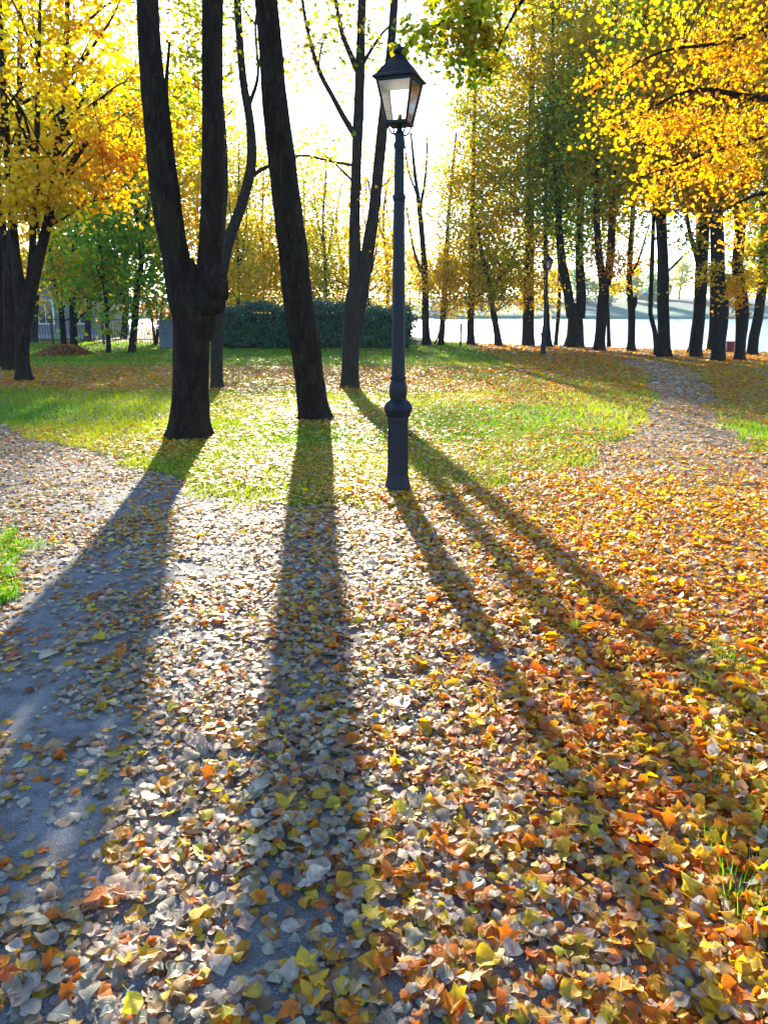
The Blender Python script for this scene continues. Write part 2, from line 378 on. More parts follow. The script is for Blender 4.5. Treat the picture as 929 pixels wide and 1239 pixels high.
COL = {'golden': (.72, .37, .022), 'yellow': (.80, .55, .04), 'sunny': (.80, .56, .05), 'lemon': (.66, .52, .06), 'orange': (.80, .22, .01), 'rust': (.52, .12, .015),
       'brown': (.22, .10, .035), 'olive': (.36, .36, .04), 'green': (.08, .20, .03), 'lime': (.28, .42, .05), 'leafgreen': (.13, .33, .05), 'teal': (.03, .09, .055),
       'cream': (.63, .54, .41), 'sage': (.46, .45, .34), 'tan': (.44, .29, .14), 'pinkish': (.50, .34, .25), 'ochre': (.48, .27, .04)}
def pick(names, probs, n, var=.18):
    c = np.array([COL[k] for k in names]); p = np.array(probs, float); p /= p.sum()
    i = rng.choice(len(names), n, p=p); r = c[i]*np.exp(rng.normal(0, var, (n, 1)))*np.exp(rng.normal(0, .045, (n, 3)))
    return np.clip(r, .005, .85), i

# ------------------------------------------------------------------ trees
PAL = {'gold': (['sunny', 'yellow', 'golden', 'ochre', 'lime'], [.36, .30, .22, .07, .05]),
       'goldbrown': (['golden', 'ochre', 'leafgreen', 'yellow', 'olive', 'lime'], [.20, .12, .10, .22, .18, .18]),
       'olive': (['olive', 'lime', 'ochre', 'yellow', 'green'], [.34, .2, .16, .14, .16]),
       'green': (['green', 'lime', 'leafgreen', 'olive', 'yellow'], [.22, .26, .34, .12, .06]),
       'amber': (['golden', 'orange', 'yellow', 'ochre'], [.38, .2, .26, .16]),
       'mixed': (['olive', 'golden', 'yellow', 'leafgreen', 'ochre', 'lime'], [.20, .22, .20, .14, .12, .12]),
       'straw': (['sunny', 'lime', 'yellow', 'olive'], [.4, .25, .2, .15]),
       'bronze': (['golden', 'ochre', 'orange', 'olive', 'yellow'], [.32, .22, .16, .16, .14])}
tree_seed = [100]
def tree(name, label, base, stems, crowns=(), bark='bark_far', Y=None, group=None, sides=12, step=.35, lump=.12, flare=.14, branches=None, twig=True, leaf=.13, tmpl=T_FAR):
    """stems: lists of photo survey points (px, py, width px[, dy]); the first one starts at the ground.
    crowns: dicts c=(px,py), r=(px,px), dy, depth, clumps, per, pal, sig, limbs."""
    tree_seed[0] += 1; sd = tree_seed[0]
    bx, by = G(*base) if Y is None else (P(base[0], base[1], Y)[0], Y)
    Y = by; root = thing(name, (bx, by, 0), label, 'tree', group); B = np.array((bx, by, 0.0))
    mb_V, mb_F, n = [], [], 0; lines = []
    for si, st in enumerate(stems):
        pts = []
        for k, q in enumerate(st):
            dy = q[3] if len(q) > 3 else 0.0
            w = P(q[0], q[1], Y+dy); pts.append((*(w-B), q[2]*scale_at(q[0], q[1], Y+dy)/2))
        pts = np.array(pts)
        if si == 0:
            pts[0, 2] = -.12; pts[0, 3] *= 1.0
        sp = spline(pts, step)
        if si == 0 and flare:
            sp[:, 3] *= 1+flare*np.exp(-np.maximum(sp[:, 2], 0)/(sp[0, 3]*1.1))
        V, F = tube_np(sp[:, :3], sp[:, 3], sides if si < 3 else max(6, sides*2//3), lump, sd*3+si)
        if si == 0 and flare:
            ax = pts[0, :2]; dv = V[:, :2]-ax; an_ = np.arctan2(dv[:, 1], dv[:, 0]); lob = vnoise(np.stack([np.cos(an_)*1.9+sd, np.sin(an_)*1.9, an_*0], 1), sd)
            V[:, :2] += dv*(np.clip(lob-.3, 0, 1)*.6*np.exp(-np.maximum(V[:, 2], 0)/(sp[0, 3]*.55)))[:, None]
        mb_V.append(V); mb_F.append(F+n); n += len(V)
        top = np.append(V[-sides if si < 3 else -max(6, sides*2//3):].mean(0), 0)
        lines.append(sp)
    if branches: branches(mb_V, mb_F, B)
    LV, LF, LC, nl = [], [], [], 0; TV, TF, nt_ = [], [], 0
    allp = np.vstack(lines)
    for cr in crowns:
        cY = Y+cr.get('dy', 0.0); c = P(*cr['c'], cY)-B; s = scale_at(*cr['c'], cY)
        R = np.array((cr['r'][0]*s, cr.get('depth', cr['r'][0]*s), cr['r'][1]*s))
        nC = int(cr['clumps']*(1.7 if group == 'trees along the lake shore' and cr['clumps'] > 35 else 1)); q = rng.normal(size=(nC, 3)); q /= np.linalg.norm(q, axis=1)[:, None]; q *= (rng.uniform(0, 1, nC)**.42)[:, None]
        C = c+q*R; C = C[C[:, 2] > .6]; nC = len(C)
        # limbs: from the stems to a few clump centres, twigs from limbs to the rest
        L = max(2, cr.get('limbs', 9)); ends = C[rng.choice(nC, min(L, nC), replace=False)]; limb_pts = []
        for e in ends:
            hd = np.linalg.norm(allp[:, :2]-e[:2], axis=1)
            want = e[2]-hd*.75; k = np.argmin(np.abs(allp[:, 2]-want)*1.0+hd*.5)
            if cr.get('near'): k = np.argmin(np.linalg.norm(allp[:, :3]-e, axis=1)+np.maximum(0, allp[:, 0]*0))
            a = allp[k]; ln = np.linalg.norm(e-a[:3])
            mid = (a[:3]+e)/2+np.array((rng.normal(0, .06*ln), rng.normal(0, .06*ln), .12*ln*rng.uniform(-.3, 1)))
            r0 = min(a[3]*.75, .012+.014*ln); rows_ = np.array([(*a[:3], r0), (*mid, r0*.6), (*e, .008)])
            sp = spline(rows_, max(.25, ln/8)); sp[:, :3] += rng.normal(0, .015*ln, sp[:, :3].shape)*np.linspace(0, 1, len(sp))[:, None]
            V, F = tube_np(sp[:, :3], sp[:, 3], 5); TV.append(V); TF.append(F+nt_); nt_ += len(V); limb_pts.append(sp)
        lp = np.vstack(limb_pts+[x for x in lines]) if not cr.get('far') else np.vstack(limb_pts)
        if twig:
            for e in C[:cr.get('twigs', 70)]:
                d = np.linalg.norm(lp[:, :3]-e, axis=1)+np.maximum(0, lp[:, 2]-e[2])*.6; k = np.argmin(d); a = lp[k]
                if d[k] < .05: continue
                mid = (a[:3]+e)/2+rng.normal(0, .08*d[k], 3); r0 = min(a[3]*.7, .006+.006*d[k])
                V, F = tube_np(np.array([a[:3], mid, e]), np.array([r0, r0*.7, .004]), 4); TV.append(V); TF.append(F+nt_); nt_ += len(V)
        per = cr['per']; sig = cr.get('sig', .38); N = nC*per
        off = rng.normal(size=(N, 3))*np.array((sig, sig, sig*.55))*np.repeat(rng.uniform(.6, 1.4, nC), per)[:, None]
        off[:, 2] -= .12*np.sum(off[:, :2]**2, 1)/sig
        PC = np.repeat(C, per, 0)+off
        names, pr = PAL[cr['pal']]
        cc, _ = pick(names, pr, N, .22)
        # each clump keeps its own leaf colour tendency
        kc, _ = pick(names, pr, nC, .15); cc = cc*.45+np.repeat(kc, per, 0)*.55
        nrm = rng.normal(size=(N, 3))+np.array((0, 0, .7))
        lf = cr.get('leaf', leaf)
        V, F, K, _ = leaves_np(PC, lf*rng.uniform(.65, 1.3, N), nrm, cc, cr.get('tmpl', tmpl), .5, .4)
        LV.append(V); LF.append(F+nl); LC.append(K); nl += len(V)
    n = sum(len(v) for v in mb_V)
    if TV: mb_V.append(np.vstack(TV)); mb_F.append(np.vstack(TF)+n)
    V = np.vstack(mb_V); F = np.vstack(mb_F)
    link('trunk', mesh_np('trunk', V, F, smooth=True), M[bark], root)
    if LV: link('crown', mesh_np('crown', np.vstack(LV), np.vstack(LF), np.vstack(LC)), M['leaf_tree'], root)
    return root, B

# --- the double-stemmed tree with the burl
def burl(mbV, mbF, B):
    Y = B[1]
    for (px, py, rr, sd) in ((259, 346, 17, 1), (250, 362, 17, 2), (262, 330, 10, 3), (262, 366, 11, 4)):
        c = P(px, py, Y-.12)-B; r = rr*scale_at(px, py, Y)
        nu, nv = 20, 12; th = np.linspace(0, math.pi, nv); ph = np.arange(nu)*2*math.pi/nu
        TH, PH = np.meshgrid(th, ph, indexing='ij'); d = np.stack([np.sin(TH)*np.cos(PH), np.sin(TH)*np.sin(PH), np.cos(TH)], -1).reshape(-1, 3)
        V = c+d*(r*(.75+.5*vnoise(d*2.6+sd*7, sd)))[:, None]*np.array((1, .9, 1.15))
        i = np.arange(nv-1)[:, None]; j = np.arange(nu)[None, :]; n = sum(len(v) for v in mbV)
        mbF.append(np.stack([i*nu+j, (i+1)*nu+j, (i+1)*nu+(j+1) % nu, i*nu+(j+1) % nu], -1).reshape(-1, 4)+n); mbV.append(V)
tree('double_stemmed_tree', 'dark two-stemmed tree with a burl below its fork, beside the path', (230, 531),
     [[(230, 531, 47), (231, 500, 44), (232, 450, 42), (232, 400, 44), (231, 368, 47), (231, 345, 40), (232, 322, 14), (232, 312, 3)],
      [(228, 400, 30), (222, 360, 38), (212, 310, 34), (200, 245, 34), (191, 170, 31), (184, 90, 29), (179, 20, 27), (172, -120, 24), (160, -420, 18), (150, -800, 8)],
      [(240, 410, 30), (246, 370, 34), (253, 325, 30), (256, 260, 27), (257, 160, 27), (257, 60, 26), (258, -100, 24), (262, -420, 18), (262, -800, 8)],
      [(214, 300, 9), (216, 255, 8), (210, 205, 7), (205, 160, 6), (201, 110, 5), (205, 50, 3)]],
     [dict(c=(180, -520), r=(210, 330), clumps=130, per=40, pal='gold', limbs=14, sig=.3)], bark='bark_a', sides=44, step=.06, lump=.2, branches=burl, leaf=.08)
tree('bent_tree', 'grey tree with a bent stem standing behind the two-stemmed tree', (262, 471),
     [[(262, 471, 15), (262, 430, 14), (264, 380, 14), (267, 335, 15), (276, 292, 14), (292, 248, 13), (304, 200, 12), (303, 150, 11), (294, 95, 10), (288, 20, 9), (282, -80, 7), (270, -260, 4)],
      [(268, 330, 9), (268, 280, 9), (272, 220, 8), (270, 150, 7), (262, 60, 6), (258, -60, 4)],
      [(302, 215, 6), (316, 205, 5), (338, 195, 3), (360, 190, 2)],
      [(300, 130, 6), (312, 90, 4), (309, 30, 3), (318, -30, 2)]],
     [dict(c=(285, -60), r=(80, 130), clumps=70, per=24, pal='olive', limbs=9, sig=.34),
      dict(c=(232, 80), r=(36, 120), clumps=56, per=26, pal='olive', limbs=5, sig=.26)], bark='bark_b', sides=20, step=.12, lump=.16, leaf=.1)
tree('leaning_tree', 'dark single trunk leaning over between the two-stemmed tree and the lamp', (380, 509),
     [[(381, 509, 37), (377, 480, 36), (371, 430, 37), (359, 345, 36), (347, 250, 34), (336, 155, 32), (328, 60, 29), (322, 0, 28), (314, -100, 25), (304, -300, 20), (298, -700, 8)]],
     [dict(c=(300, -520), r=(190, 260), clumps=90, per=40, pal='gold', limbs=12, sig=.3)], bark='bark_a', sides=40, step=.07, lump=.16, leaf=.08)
tree('forked_tree', 'grey-barked tree forking low above the lawn behind the leaning trunk', (423, 471),
     [[(423, 471, 22), (424, 445, 21), (425, 410, 21), (429, 375, 25), (434, 350, 24), (437, 328, 12), (438, 315, 3)],
      [(430, 370, 15), (430, 330, 16), (429, 270, 14), (431, 200, 13), (434, 120, 12), (436, 60, 11), (438, 0, 10), (440, -120, 7), (444, -320, 3)],
      [(436, 360, 17), (444, 310, 16), (453, 245, 14), (461, 170, 13), (468, 100, 12), (475, 30, 11), (480, -60, 9), (490, -300, 4)],
      [(430, 165, 8), (415, 140, 7), (400, 112, 6), (388, 90, 6), (378, 60, 5), (368, 15, 4), (360, -50, 3)],
      [(433, 85, 8), (424, 65, 7), (414, 40, 6), (406, 0, 5), (398, -60, 3)],
      [(437, 80, 5), (450, 58, 4), (462, 40, 3), (478, 25, 2)],
      [(430, 200, 4), (400, 195, 3), (372, 188, 3), (345, 190, 2)],
      [(436, 350, 3), (420, 345, 2), (405, 338, 1.5)]],
     [dict(c=(420, -90), r=(110, 90), clumps=46, per=24, pal='olive', limbs=8, sig=.3),
      dict(c=(390, 180), r=(55, 18), clumps=7, per=14, pal='mixed', limbs=3, sig=.22, depth=.8),
      dict(c=(400, 45), r=(65, 70), clumps=30, per=18, pal='olive', limbs=5, sig=.26),
      dict(c=(470, 250), r=(25, 60), clumps=7, per=14, pal='amber', limbs=3, sig=.2)], bark='bark_b', sides=24, step=.1, lump=.18, leaf=.1)

# --- left yellow maples
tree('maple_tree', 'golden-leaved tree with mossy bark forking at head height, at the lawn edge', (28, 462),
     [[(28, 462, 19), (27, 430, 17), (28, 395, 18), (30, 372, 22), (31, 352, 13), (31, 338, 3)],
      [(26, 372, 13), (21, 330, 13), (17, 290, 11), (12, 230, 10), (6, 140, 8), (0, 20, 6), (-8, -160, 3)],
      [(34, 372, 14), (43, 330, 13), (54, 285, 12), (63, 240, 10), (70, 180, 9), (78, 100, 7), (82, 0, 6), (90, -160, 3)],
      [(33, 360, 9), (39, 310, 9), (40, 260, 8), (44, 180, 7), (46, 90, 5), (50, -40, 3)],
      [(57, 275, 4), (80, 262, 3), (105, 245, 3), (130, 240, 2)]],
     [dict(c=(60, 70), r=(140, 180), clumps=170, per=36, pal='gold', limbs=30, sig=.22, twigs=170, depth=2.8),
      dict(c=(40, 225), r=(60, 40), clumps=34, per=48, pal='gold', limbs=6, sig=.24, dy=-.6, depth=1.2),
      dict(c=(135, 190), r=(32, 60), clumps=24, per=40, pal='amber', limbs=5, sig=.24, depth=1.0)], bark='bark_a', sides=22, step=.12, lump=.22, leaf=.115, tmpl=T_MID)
tree('maple_tree', 'dark thick trunk just behind the golden forked tree', (11, 449),
     [[(11, 449, 15), (12, 400, 15), (11, 340, 14), (14, 290, 11), (18, 220, 9), (24, 100, 7), (24, -60, 4)], [(11, 330, 9), (3, 270, 8), (-6, 180, 6), (-10, 60, 3)]],
     [dict(c=(40, 40), r=(130, 200), clumps=60, per=36, pal='straw', limbs=12, sig=.42, leaf=.15)], bark='bark_a', sides=16, step=.2, lump=.18)
tree('maple_tree', 'dark trunk behind the paired golden trees, nearest the grey house', (-1, 446),
     [[(-1, 446, 12), (2, 400, 13), (1, 340, 12), (-3, 270, 10), (-2, 180, 8), (4, 60, 6), (0, -80, 3)]],
     [dict(c=(-20, 40), r=(90, 210), clumps=70, per=42, pal='olive', limbs=8, sig=.42, leaf=.15)], bark='bark_a', sides=14, step=.25, lump=.18)
# --- left background greens in front of and behind the fence
BGL = 'trees along the iron fence'
tree('green_tree', 'dark twin trunk by the leaf heap, first of the pair', (77, 421), [[(78, 421, 7), (75, 390, 7), (72, 360, 6), (65, 335, 5), (60, 300, 3)]],
     [dict(c=(85, 330), r=(42, 50), clumps=42, per=44, pal='mixed', limbs=6, sig=.4, leaf=.17)], Y=32, group=BGL)
tree('green_tree', 'dark twin trunk by the leaf heap, thicker of the pair', (90, 421), [[(89, 421, 9), (88, 380, 8), (87, 340, 7), (90, 300, 6), (95, 240, 4)]],
     [dict(c=(110, 300), r=(50, 60), clumps=44, per=40, pal='green', limbs=8, sig=.36, leaf=.17), dict(c=(100, 330), r=(36, 26), clumps=16, per=40, pal='amber', limbs=4, sig=.34, leaf=.16, dy=-1)], Y=31, group=BGL)
tree('green_tree', 'slim green tree with low drooping leaves before the fence', (130, 424), [[(131, 424, 6), (130, 390, 5), (127, 350, 5), (122, 310, 4), (116, 260, 3)]],
     [dict(c=(130, 310), r=(70, 95), clumps=84, per=40, pal='green', limbs=9, sig=.4, leaf=.17)], Y=29.5, group=BGL)
tree('green_tree', 'straight dark tree with a leaning upper stem before the fence', (160, 427), [[(159, 427, 9), (163, 390, 8.5), (166, 350, 8), (171, 315, 7), (171, 285, 6), (165, 255, 5), (150, 225, 3)], [(171, 290, 5), (178, 260, 4), (182, 215, 3), (176, 150, 2)]],
     [dict(c=(165, 290), r=(42, 85), clumps=56, per=38, pal='green', limbs=8, sig=.42, leaf=.17), dict(c=(150, 160), r=(60, 90), clumps=70, per=36, pal='olive', limbs=8, sig=.5, leaf=.17)], Y=30, group=BGL)
tree('ochre_tree', 'small many-stemmed orange tree behind the iron fence', (186, 422), [[(188, 422, 3), (192, 400, 3), (196, 370, 2.5), (200, 340, 2)], [(188, 415, 2.5), (184, 390, 2.5), (178, 365, 2), (176, 340, 1.5)], [(189, 410, 2), (190, 380, 2), (187, 350, 1.5)]],
     [dict(c=(186, 362), r=(28, 34), clumps=36, per=26, pal='amber', limbs=7, sig=.4, leaf=.16)], Y=36, group=BGL)
for (px, Y, top, w, pl, lab) in ((40, 40, 90, 9, 'gold', 'yellow tree standing beside the grey house'), (105, 42, 120, 8, 'olive', 'olive tree rising behind the leaf heap and fence'),
                                 (150, 46, 150, 8, 'straw', 'straw-yellow tree behind the straight dark tree'), (205, 44, 170, 7, 'gold', 'yellow tree behind the grey metal cabinet'),
                                 (240, 48, 170, 6, 'straw', 'yellow tree seen through the fork of the two-stemmed tree')):
    tree('background_tree', lab, (px, 405), [[(px, 410, w), (px+3, 340, w*.85), (px-2, 260, w*.7), (px+2, 180, w*.5), (px, 100, w*.3)]],
         [dict(c=(px, 215), r=(58, 130), clumps=170, per=40, pal=pl, limbs=14, sig=.6, leaf=.22)], Y=Y, group='trees behind the fence')
# --- thin trees behind the hedge
spec = [(272, 50, 150, 5, 'gold'), (302, 55, 160, 4, 'gold'), (288, 46, 165, 5, 'straw'), (318, 52, 190, 4, 'gold'), (343, 48, 200, 4, 'mixed'), (368, 58, 215, 4, 'straw'), (392, 50, 185, 4.5, 'olive'), (410, 60, 230, 4, 'gold'), (449, 47, 250, 5, 'gold'), (466, 55, 240, 5, 'amber'), (478, 52, 180, 5, 'gold')]
wh = ['showing beside the bent stem', 'with very thin gold top', 'closest the two-stemmed tree', 'with the brightest gold leaves', 'of mixed leaf colour', 'with pale straw leaves', 'with olive leaves', 'set farthest back', 'beside the forked tree', 'with amber leaves', 'half hidden by the lamp post']
for (px, Y, top, w, pl), w_ in zip(spec, wh):
    k = rng.normal(0, 4)
    dense = 100 if px < 440 else 45
    tree('background_tree', 'slender tree behind the dark hedge, '+w_, (px, 405), [[(px, 408, w), (px+k, 340, w*.85), (px-k*.6, 270, w*.65), (px+k, 215, w*.45), (px+k*1.5, top, w*.22)], [(px, 330, w*.5), (px+8, 290, w*.4), (px+12, 240, w*.2)], [(px, 300, w*.5), (px-9, 260, w*.35), (px-13, 215, w*.2)]],
         [dict(c=(px, 325), r=(32, 60), clumps=dense, per=32, pal=pl, limbs=8, sig=.6, leaf=.2), dict(c=(px, 232), r=(34, 78), clumps=66 if px < 440 else 26, per=24, pal='straw' if pl == 'olive' else pl, limbs=8, sig=.6, leaf=.18)], Y=Y, group='slender trees behind the hedge')
# --- shore trees
R = 'trees along the lake shore'
tree('bare_tree', 'thin half-bare tree at the hedge end, gnarled upper stem', (517, 418), [[(517, 418, 11), (515, 395, 9), (514, 350, 8), (512, 300, 7), (507, 250, 6), (502, 210, 4), (497, 160, 2.5)], [(508, 255, 4), (515, 210, 3), (517, 165, 2)], [(514, 340, 4), (500, 300, 3), (492, 250, 2)], [(506, 240, 3), (494, 205, 2), (488, 160, 1.2)]],
     [dict(c=(512, 325), r=(24, 35), clumps=16, per=32, pal='gold', limbs=5, sig=.35, leaf=.14)], group=R)
tree('yellow_tree', 'slim tree with hanging bright yellow leaves at the water', (533, 418), [[(533, 418, 8), (536, 380, 7), (539, 330, 6), (541, 285, 5), (545, 230, 4), (552, 160, 2.5)], [(526, 416, 2.5), (532, 400, 2.5), (537, 370, 2)]],
     [dict(c=(550, 335), r=(42, 50), clumps=75, per=44, pal='gold', limbs=9, sig=.4, leaf=.13), dict(c=(548, 240), r=(34, 65), clumps=44, per=36, pal='straw', limbs=6, sig=.4, leaf=.13)], group=R)
tree('shore_tree', 'straight grey trunk beside the thin mooring post', (570, 418), [[(570, 418, 11), (569, 395, 9), (570, 350, 8), (571, 280, 7), (573, 180, 5), (575, 60, 3)]],
     [dict(c=(585, 310), r=(58, 70), clumps=90, per=44, pal='olive', limbs=9, sig=.4, leaf=.14), dict(c=(590, 190), r=(52, 110), clumps=90, per=44, pal='goldbrown', limbs=10, sig=.45, leaf=.15)], group=R)
tree('shore_tree', 'slim trunk leaning towards its straight neighbour at the water', (604, 419), [[(604, 419, 9), (599, 390, 8), (593, 355, 7), (587, 325, 6), (580, 290, 4), (575, 250, 2)], [(592, 350, 4), (606, 335, 3.5), (618, 315, 3), (630, 290, 2)]],
     [dict(c=(612, 310), r=(48, 66), clumps=60, per=40, pal='mixed', limbs=9, sig=.36, leaf=.14)], group=R)
tree('shore_tree', 'thick straight grey trunk with brown-gold leaves near the small lamp', (639, 419), [[(639, 419, 15), (639, 390, 14), (640, 340, 13), (641, 250, 11), (643, 130, 8), (645, 0, 5), (645, -150, 2)]],
     [dict(c=(632, 120), r=(75, 210), clumps=230, per=48, pal='mixed', limbs=22, sig=.5, leaf=.15, twigs=100), dict(c=(640, 350), r=(26, 30), clumps=22, per=40, pal='gold', limbs=4, sig=.34, leaf=.13)], group=R)
tree('shore_tree', 'slim dark trunk right behind the small lamp post', (665, 420), [[(665, 420, 8), (662, 390, 7), (660, 340, 6), (660, 260, 5), (662, 150, 3)]],
     [dict(c=(664, 335), r=(17, 40), clumps=22, per=40, pal='gold', limbs=5, sig=.32, leaf=.13), dict(c=(668, 200), r=(40, 80), clumps=60, per=44, pal='olive', limbs=8, sig=.45, leaf=.15)], Y=34.5, group=R)
tree('shore_tree', 'thin tilted trunk between the small lamp and the split tree', (673, 418), [[(672, 418, 5), (675, 385, 5), (677, 345, 4.5), (676, 300, 4), (674, 220, 2)]],
     [dict(c=(676, 270), r=(22, 45), clumps=30, per=40, pal='mixed', limbs=5, sig=.4, leaf=.14)], Y=36, group=R)
tree('split_tree', 'thick low-split tree with dense green crown on the shore', (696, 421), [[(695, 421, 23), (696, 405, 20), (696, 388, 19), (696, 374, 10), (696, 366, 3)], [(691, 385, 12), (687, 355, 12), (680, 320, 11), (677, 285, 9), (674, 220, 8), (670, 120, 5), (668, 0, 3)], [(702, 385, 12), (703, 355, 12), (701, 315, 10), (702, 260, 9), (706, 160, 7), (710, 20, 4), (710, -120, 2)]],
     [dict(c=(705, 165), r=(58, 145), clumps=230, per=48, pal='green', limbs=20, sig=.45, leaf=.15, twigs=100), dict(c=(690, 30), r=(70, 90), clumps=80, per=44, pal='goldbrown', limbs=10, sig=.5, leaf=.15)], sides=16, group=R)
tree('shore_tree', 'slightly kinked trunk forking under leaves, beside the split tree', (726, 425), [[(724, 425, 14), (727, 395, 13), (730, 360, 14), (731, 342, 10), (732, 326, 2)], [(729, 345, 9), (725, 310, 9), (722, 270, 8), (722, 200, 6), (720, 80, 4)], [(734, 345, 10), (739, 305, 10), (740, 260, 9), (742, 180, 7), (745, 50, 4), (745, -100, 2)]],
     [dict(c=(740, 130), r=(55, 150), clumps=130, per=46, pal='goldbrown', limbs=14, sig=.45, leaf=.15), dict(c=(738, 310), r=(36, 26), clumps=30, per=36, pal='amber', limbs=6, sig=.3, leaf=.12)], group=R)
tree('shore_tree', 'very thin trunk hugging the kinked one at the water', (737, 418), [[(737, 418, 5), (736, 395, 4.5), (735, 360, 4), (737, 300, 3), (738, 240, 2)]], [dict(c=(740, 270), r=(16, 30), clumps=12, per=36, pal='gold', limbs=3, sig=.32, leaf=.13)], group=R)
tree('shore_tree', 'slim upright trunk with a bulge, standing clear against the water', (763, 425), [[(763, 425, 10), (764, 400, 9), (764, 372, 9), (761, 345, 7), (762, 310, 7), (765, 270, 6), (766, 220, 5), (768, 120, 4), (768, 0, 2)], [(762, 335, 3), (772, 315, 3), (780, 290, 2.5), (786, 270, 1.5)], [(766, 372, 6), (768, 366, 6), (769, 358, 4)]],
     [dict(c=(768, 130), r=(48, 130), clumps=110, per=44, pal='olive', limbs=12, sig=.45, leaf=.15), dict(c=(745, 350), r=(16, 12), clumps=7, per=26, pal='gold', limbs=2, sig=.22, leaf=.12), dict(c=(778, 325), r=(16, 18), clumps=9, per=26, pal='amber', limbs=3, sig=.24, leaf=.12)], group=R)
tree('shore_tree', 'thin wavy trunk leaning on the thick one beside it', (793, 430), [[(795, 430, 6), (792, 400, 6), (787, 380, 5.5), (788, 340, 5.5), (790, 280, 5), (793, 200, 3.5), (796, 80, 2)]],
     [dict(c=(794, 170), r=(34, 70), clumps=40, per=44, pal='goldbrown', limbs=6, sig=.42, leaf=.15)], group=R)
tree('shore_tree', 'thick straight dark trunk beside the thin wavy one', (803, 433), [[(804, 433, 17), (803, 405, 15), (802, 370, 14), (802, 320, 14), (800, 270, 13), (800, 230, 13), (802, 120, 10), (805, 0, 7), (806, -150, 3)], [(803, 260, 8), (807, 225, 7), (812, 150, 5), (818, 40, 3)], [(808, 328, 3), (818, 318, 3), (830, 305, 2)]],
     [dict(c=(805, 110), r=(70, 150), clumps=170, per=46, pal='goldbrown', limbs=16, sig=.45, leaf=.15), dict(c=(812, 352), r=(8, 10), clumps=3, per=20, pal='gold', limbs=2, sig=.2, leaf=.12)], group=R)
tree('shore_tree', 'broad trunk with a low side stem by the red bin', (842, 433), [[(841, 433, 14), (843, 405, 15), (847, 370, 14), (849, 325, 13), (850, 290, 14), (853, 250, 12), (856, 180, 10), (860, 60, 7), (862, -100, 3)], [(846, 320, 8), (840, 300, 6), (834, 280, 5), (830, 250, 4), (826, 190, 2.5)]],
     [dict(c=(850, 110), r=(60, 140), clumps=130, per=44, pal='mixed', limbs=14, sig=.45, leaf=.15), dict(c=(838, 290), r=(20, 16), clumps=10, per=26, pal='olive', limbs=3, sig=.26, leaf=.12)], group=R)
tree('shore_tree', 'dark trunk half hidden behind the broad one near the water', (837, 429), [[(837, 429, 11), (841, 400, 10), (845, 360, 10), (846, 300, 9), (846, 220, 7), (845, 100, 4)]], [dict(c=(845, 180), r=(40, 70), clumps=50, per=44, pal='olive', limbs=7, sig=.45, leaf=.15)], group=R)
tree('shore_tree', 'thick wavy dark trunk wearing low golden leaves', (869, 438), [[(869, 438, 15), (870, 410, 16), (873, 375, 17), (870, 340, 14), (868, 300, 16), (866, 250, 14), (864, 190, 13), (866, 80, 10), (868, -60, 6), (870, -200, 3)]],
     [dict(c=(870, 100), r=(75, 150), clumps=170, per=46, pal='amber', limbs=16, sig=.45, leaf=.15), dict(c=(862, 325), r=(14, 20), clumps=12, per=26, pal='gold', limbs=3, sig=.2, leaf=.11), dict(c=(884, 345), r=(16, 38), clumps=26, per=28, pal='amber', limbs=5, sig=.22, leaf=.11)], sides=16, group=R)
tree('shore_tree', 'dark trunk behind the wavy one, standing nearer the water', (862, 423), [[(861, 423, 12), (863, 395, 11), (864, 350, 10), (865, 280, 9), (866, 150, 6)]], [dict(c=(866, 190), r=(36, 60), clumps=40, per=40, pal='olive', limbs=6, sig=.45, leaf=.15)], Y=31, group=R)
tree('shore_tree', 'dark trunk bulging halfway up, beside the wavy one', (895, 437), [[(895, 437, 12), (896, 410, 13), (898, 380, 16), (895, 345, 14), (892, 320, 13), (895, 280, 13), (898, 240, 12), (904, 190, 10), (912, 100, 8), (918, -60, 5)], [(896, 300, 8), (890, 250, 7), (886, 180, 5), (880, 60, 3)]],
     [dict(c=(905, 110), r=(70, 150), clumps=150, per=46, pal='goldbrown', limbs=16, sig=.45, leaf=.15), dict(c=(898, 335), r=(18, 22), clumps=14, per=26, pal='amber', limbs=4, sig=.22, leaf=.11)], group=R)
tree('shore_tree', 'leaning trunk bending outwards past its bulging neighbour', (911, 430), [[(910, 430, 13), (912, 408, 12), (917, 385, 12), (921, 350, 11), (923, 310, 10), (926, 250, 9), (930, 150, 7), (936, 0, 4)]],
     [dict(c=(925, 300), r=(30, 50), clumps=44, per=40, pal='olive', limbs=6, sig=.34, leaf=.13), dict(c=(940, 120), r=(70, 140), clumps=110, per=44, pal='mixed', limbs=12, sig=.45, leaf=.15)], group=R)
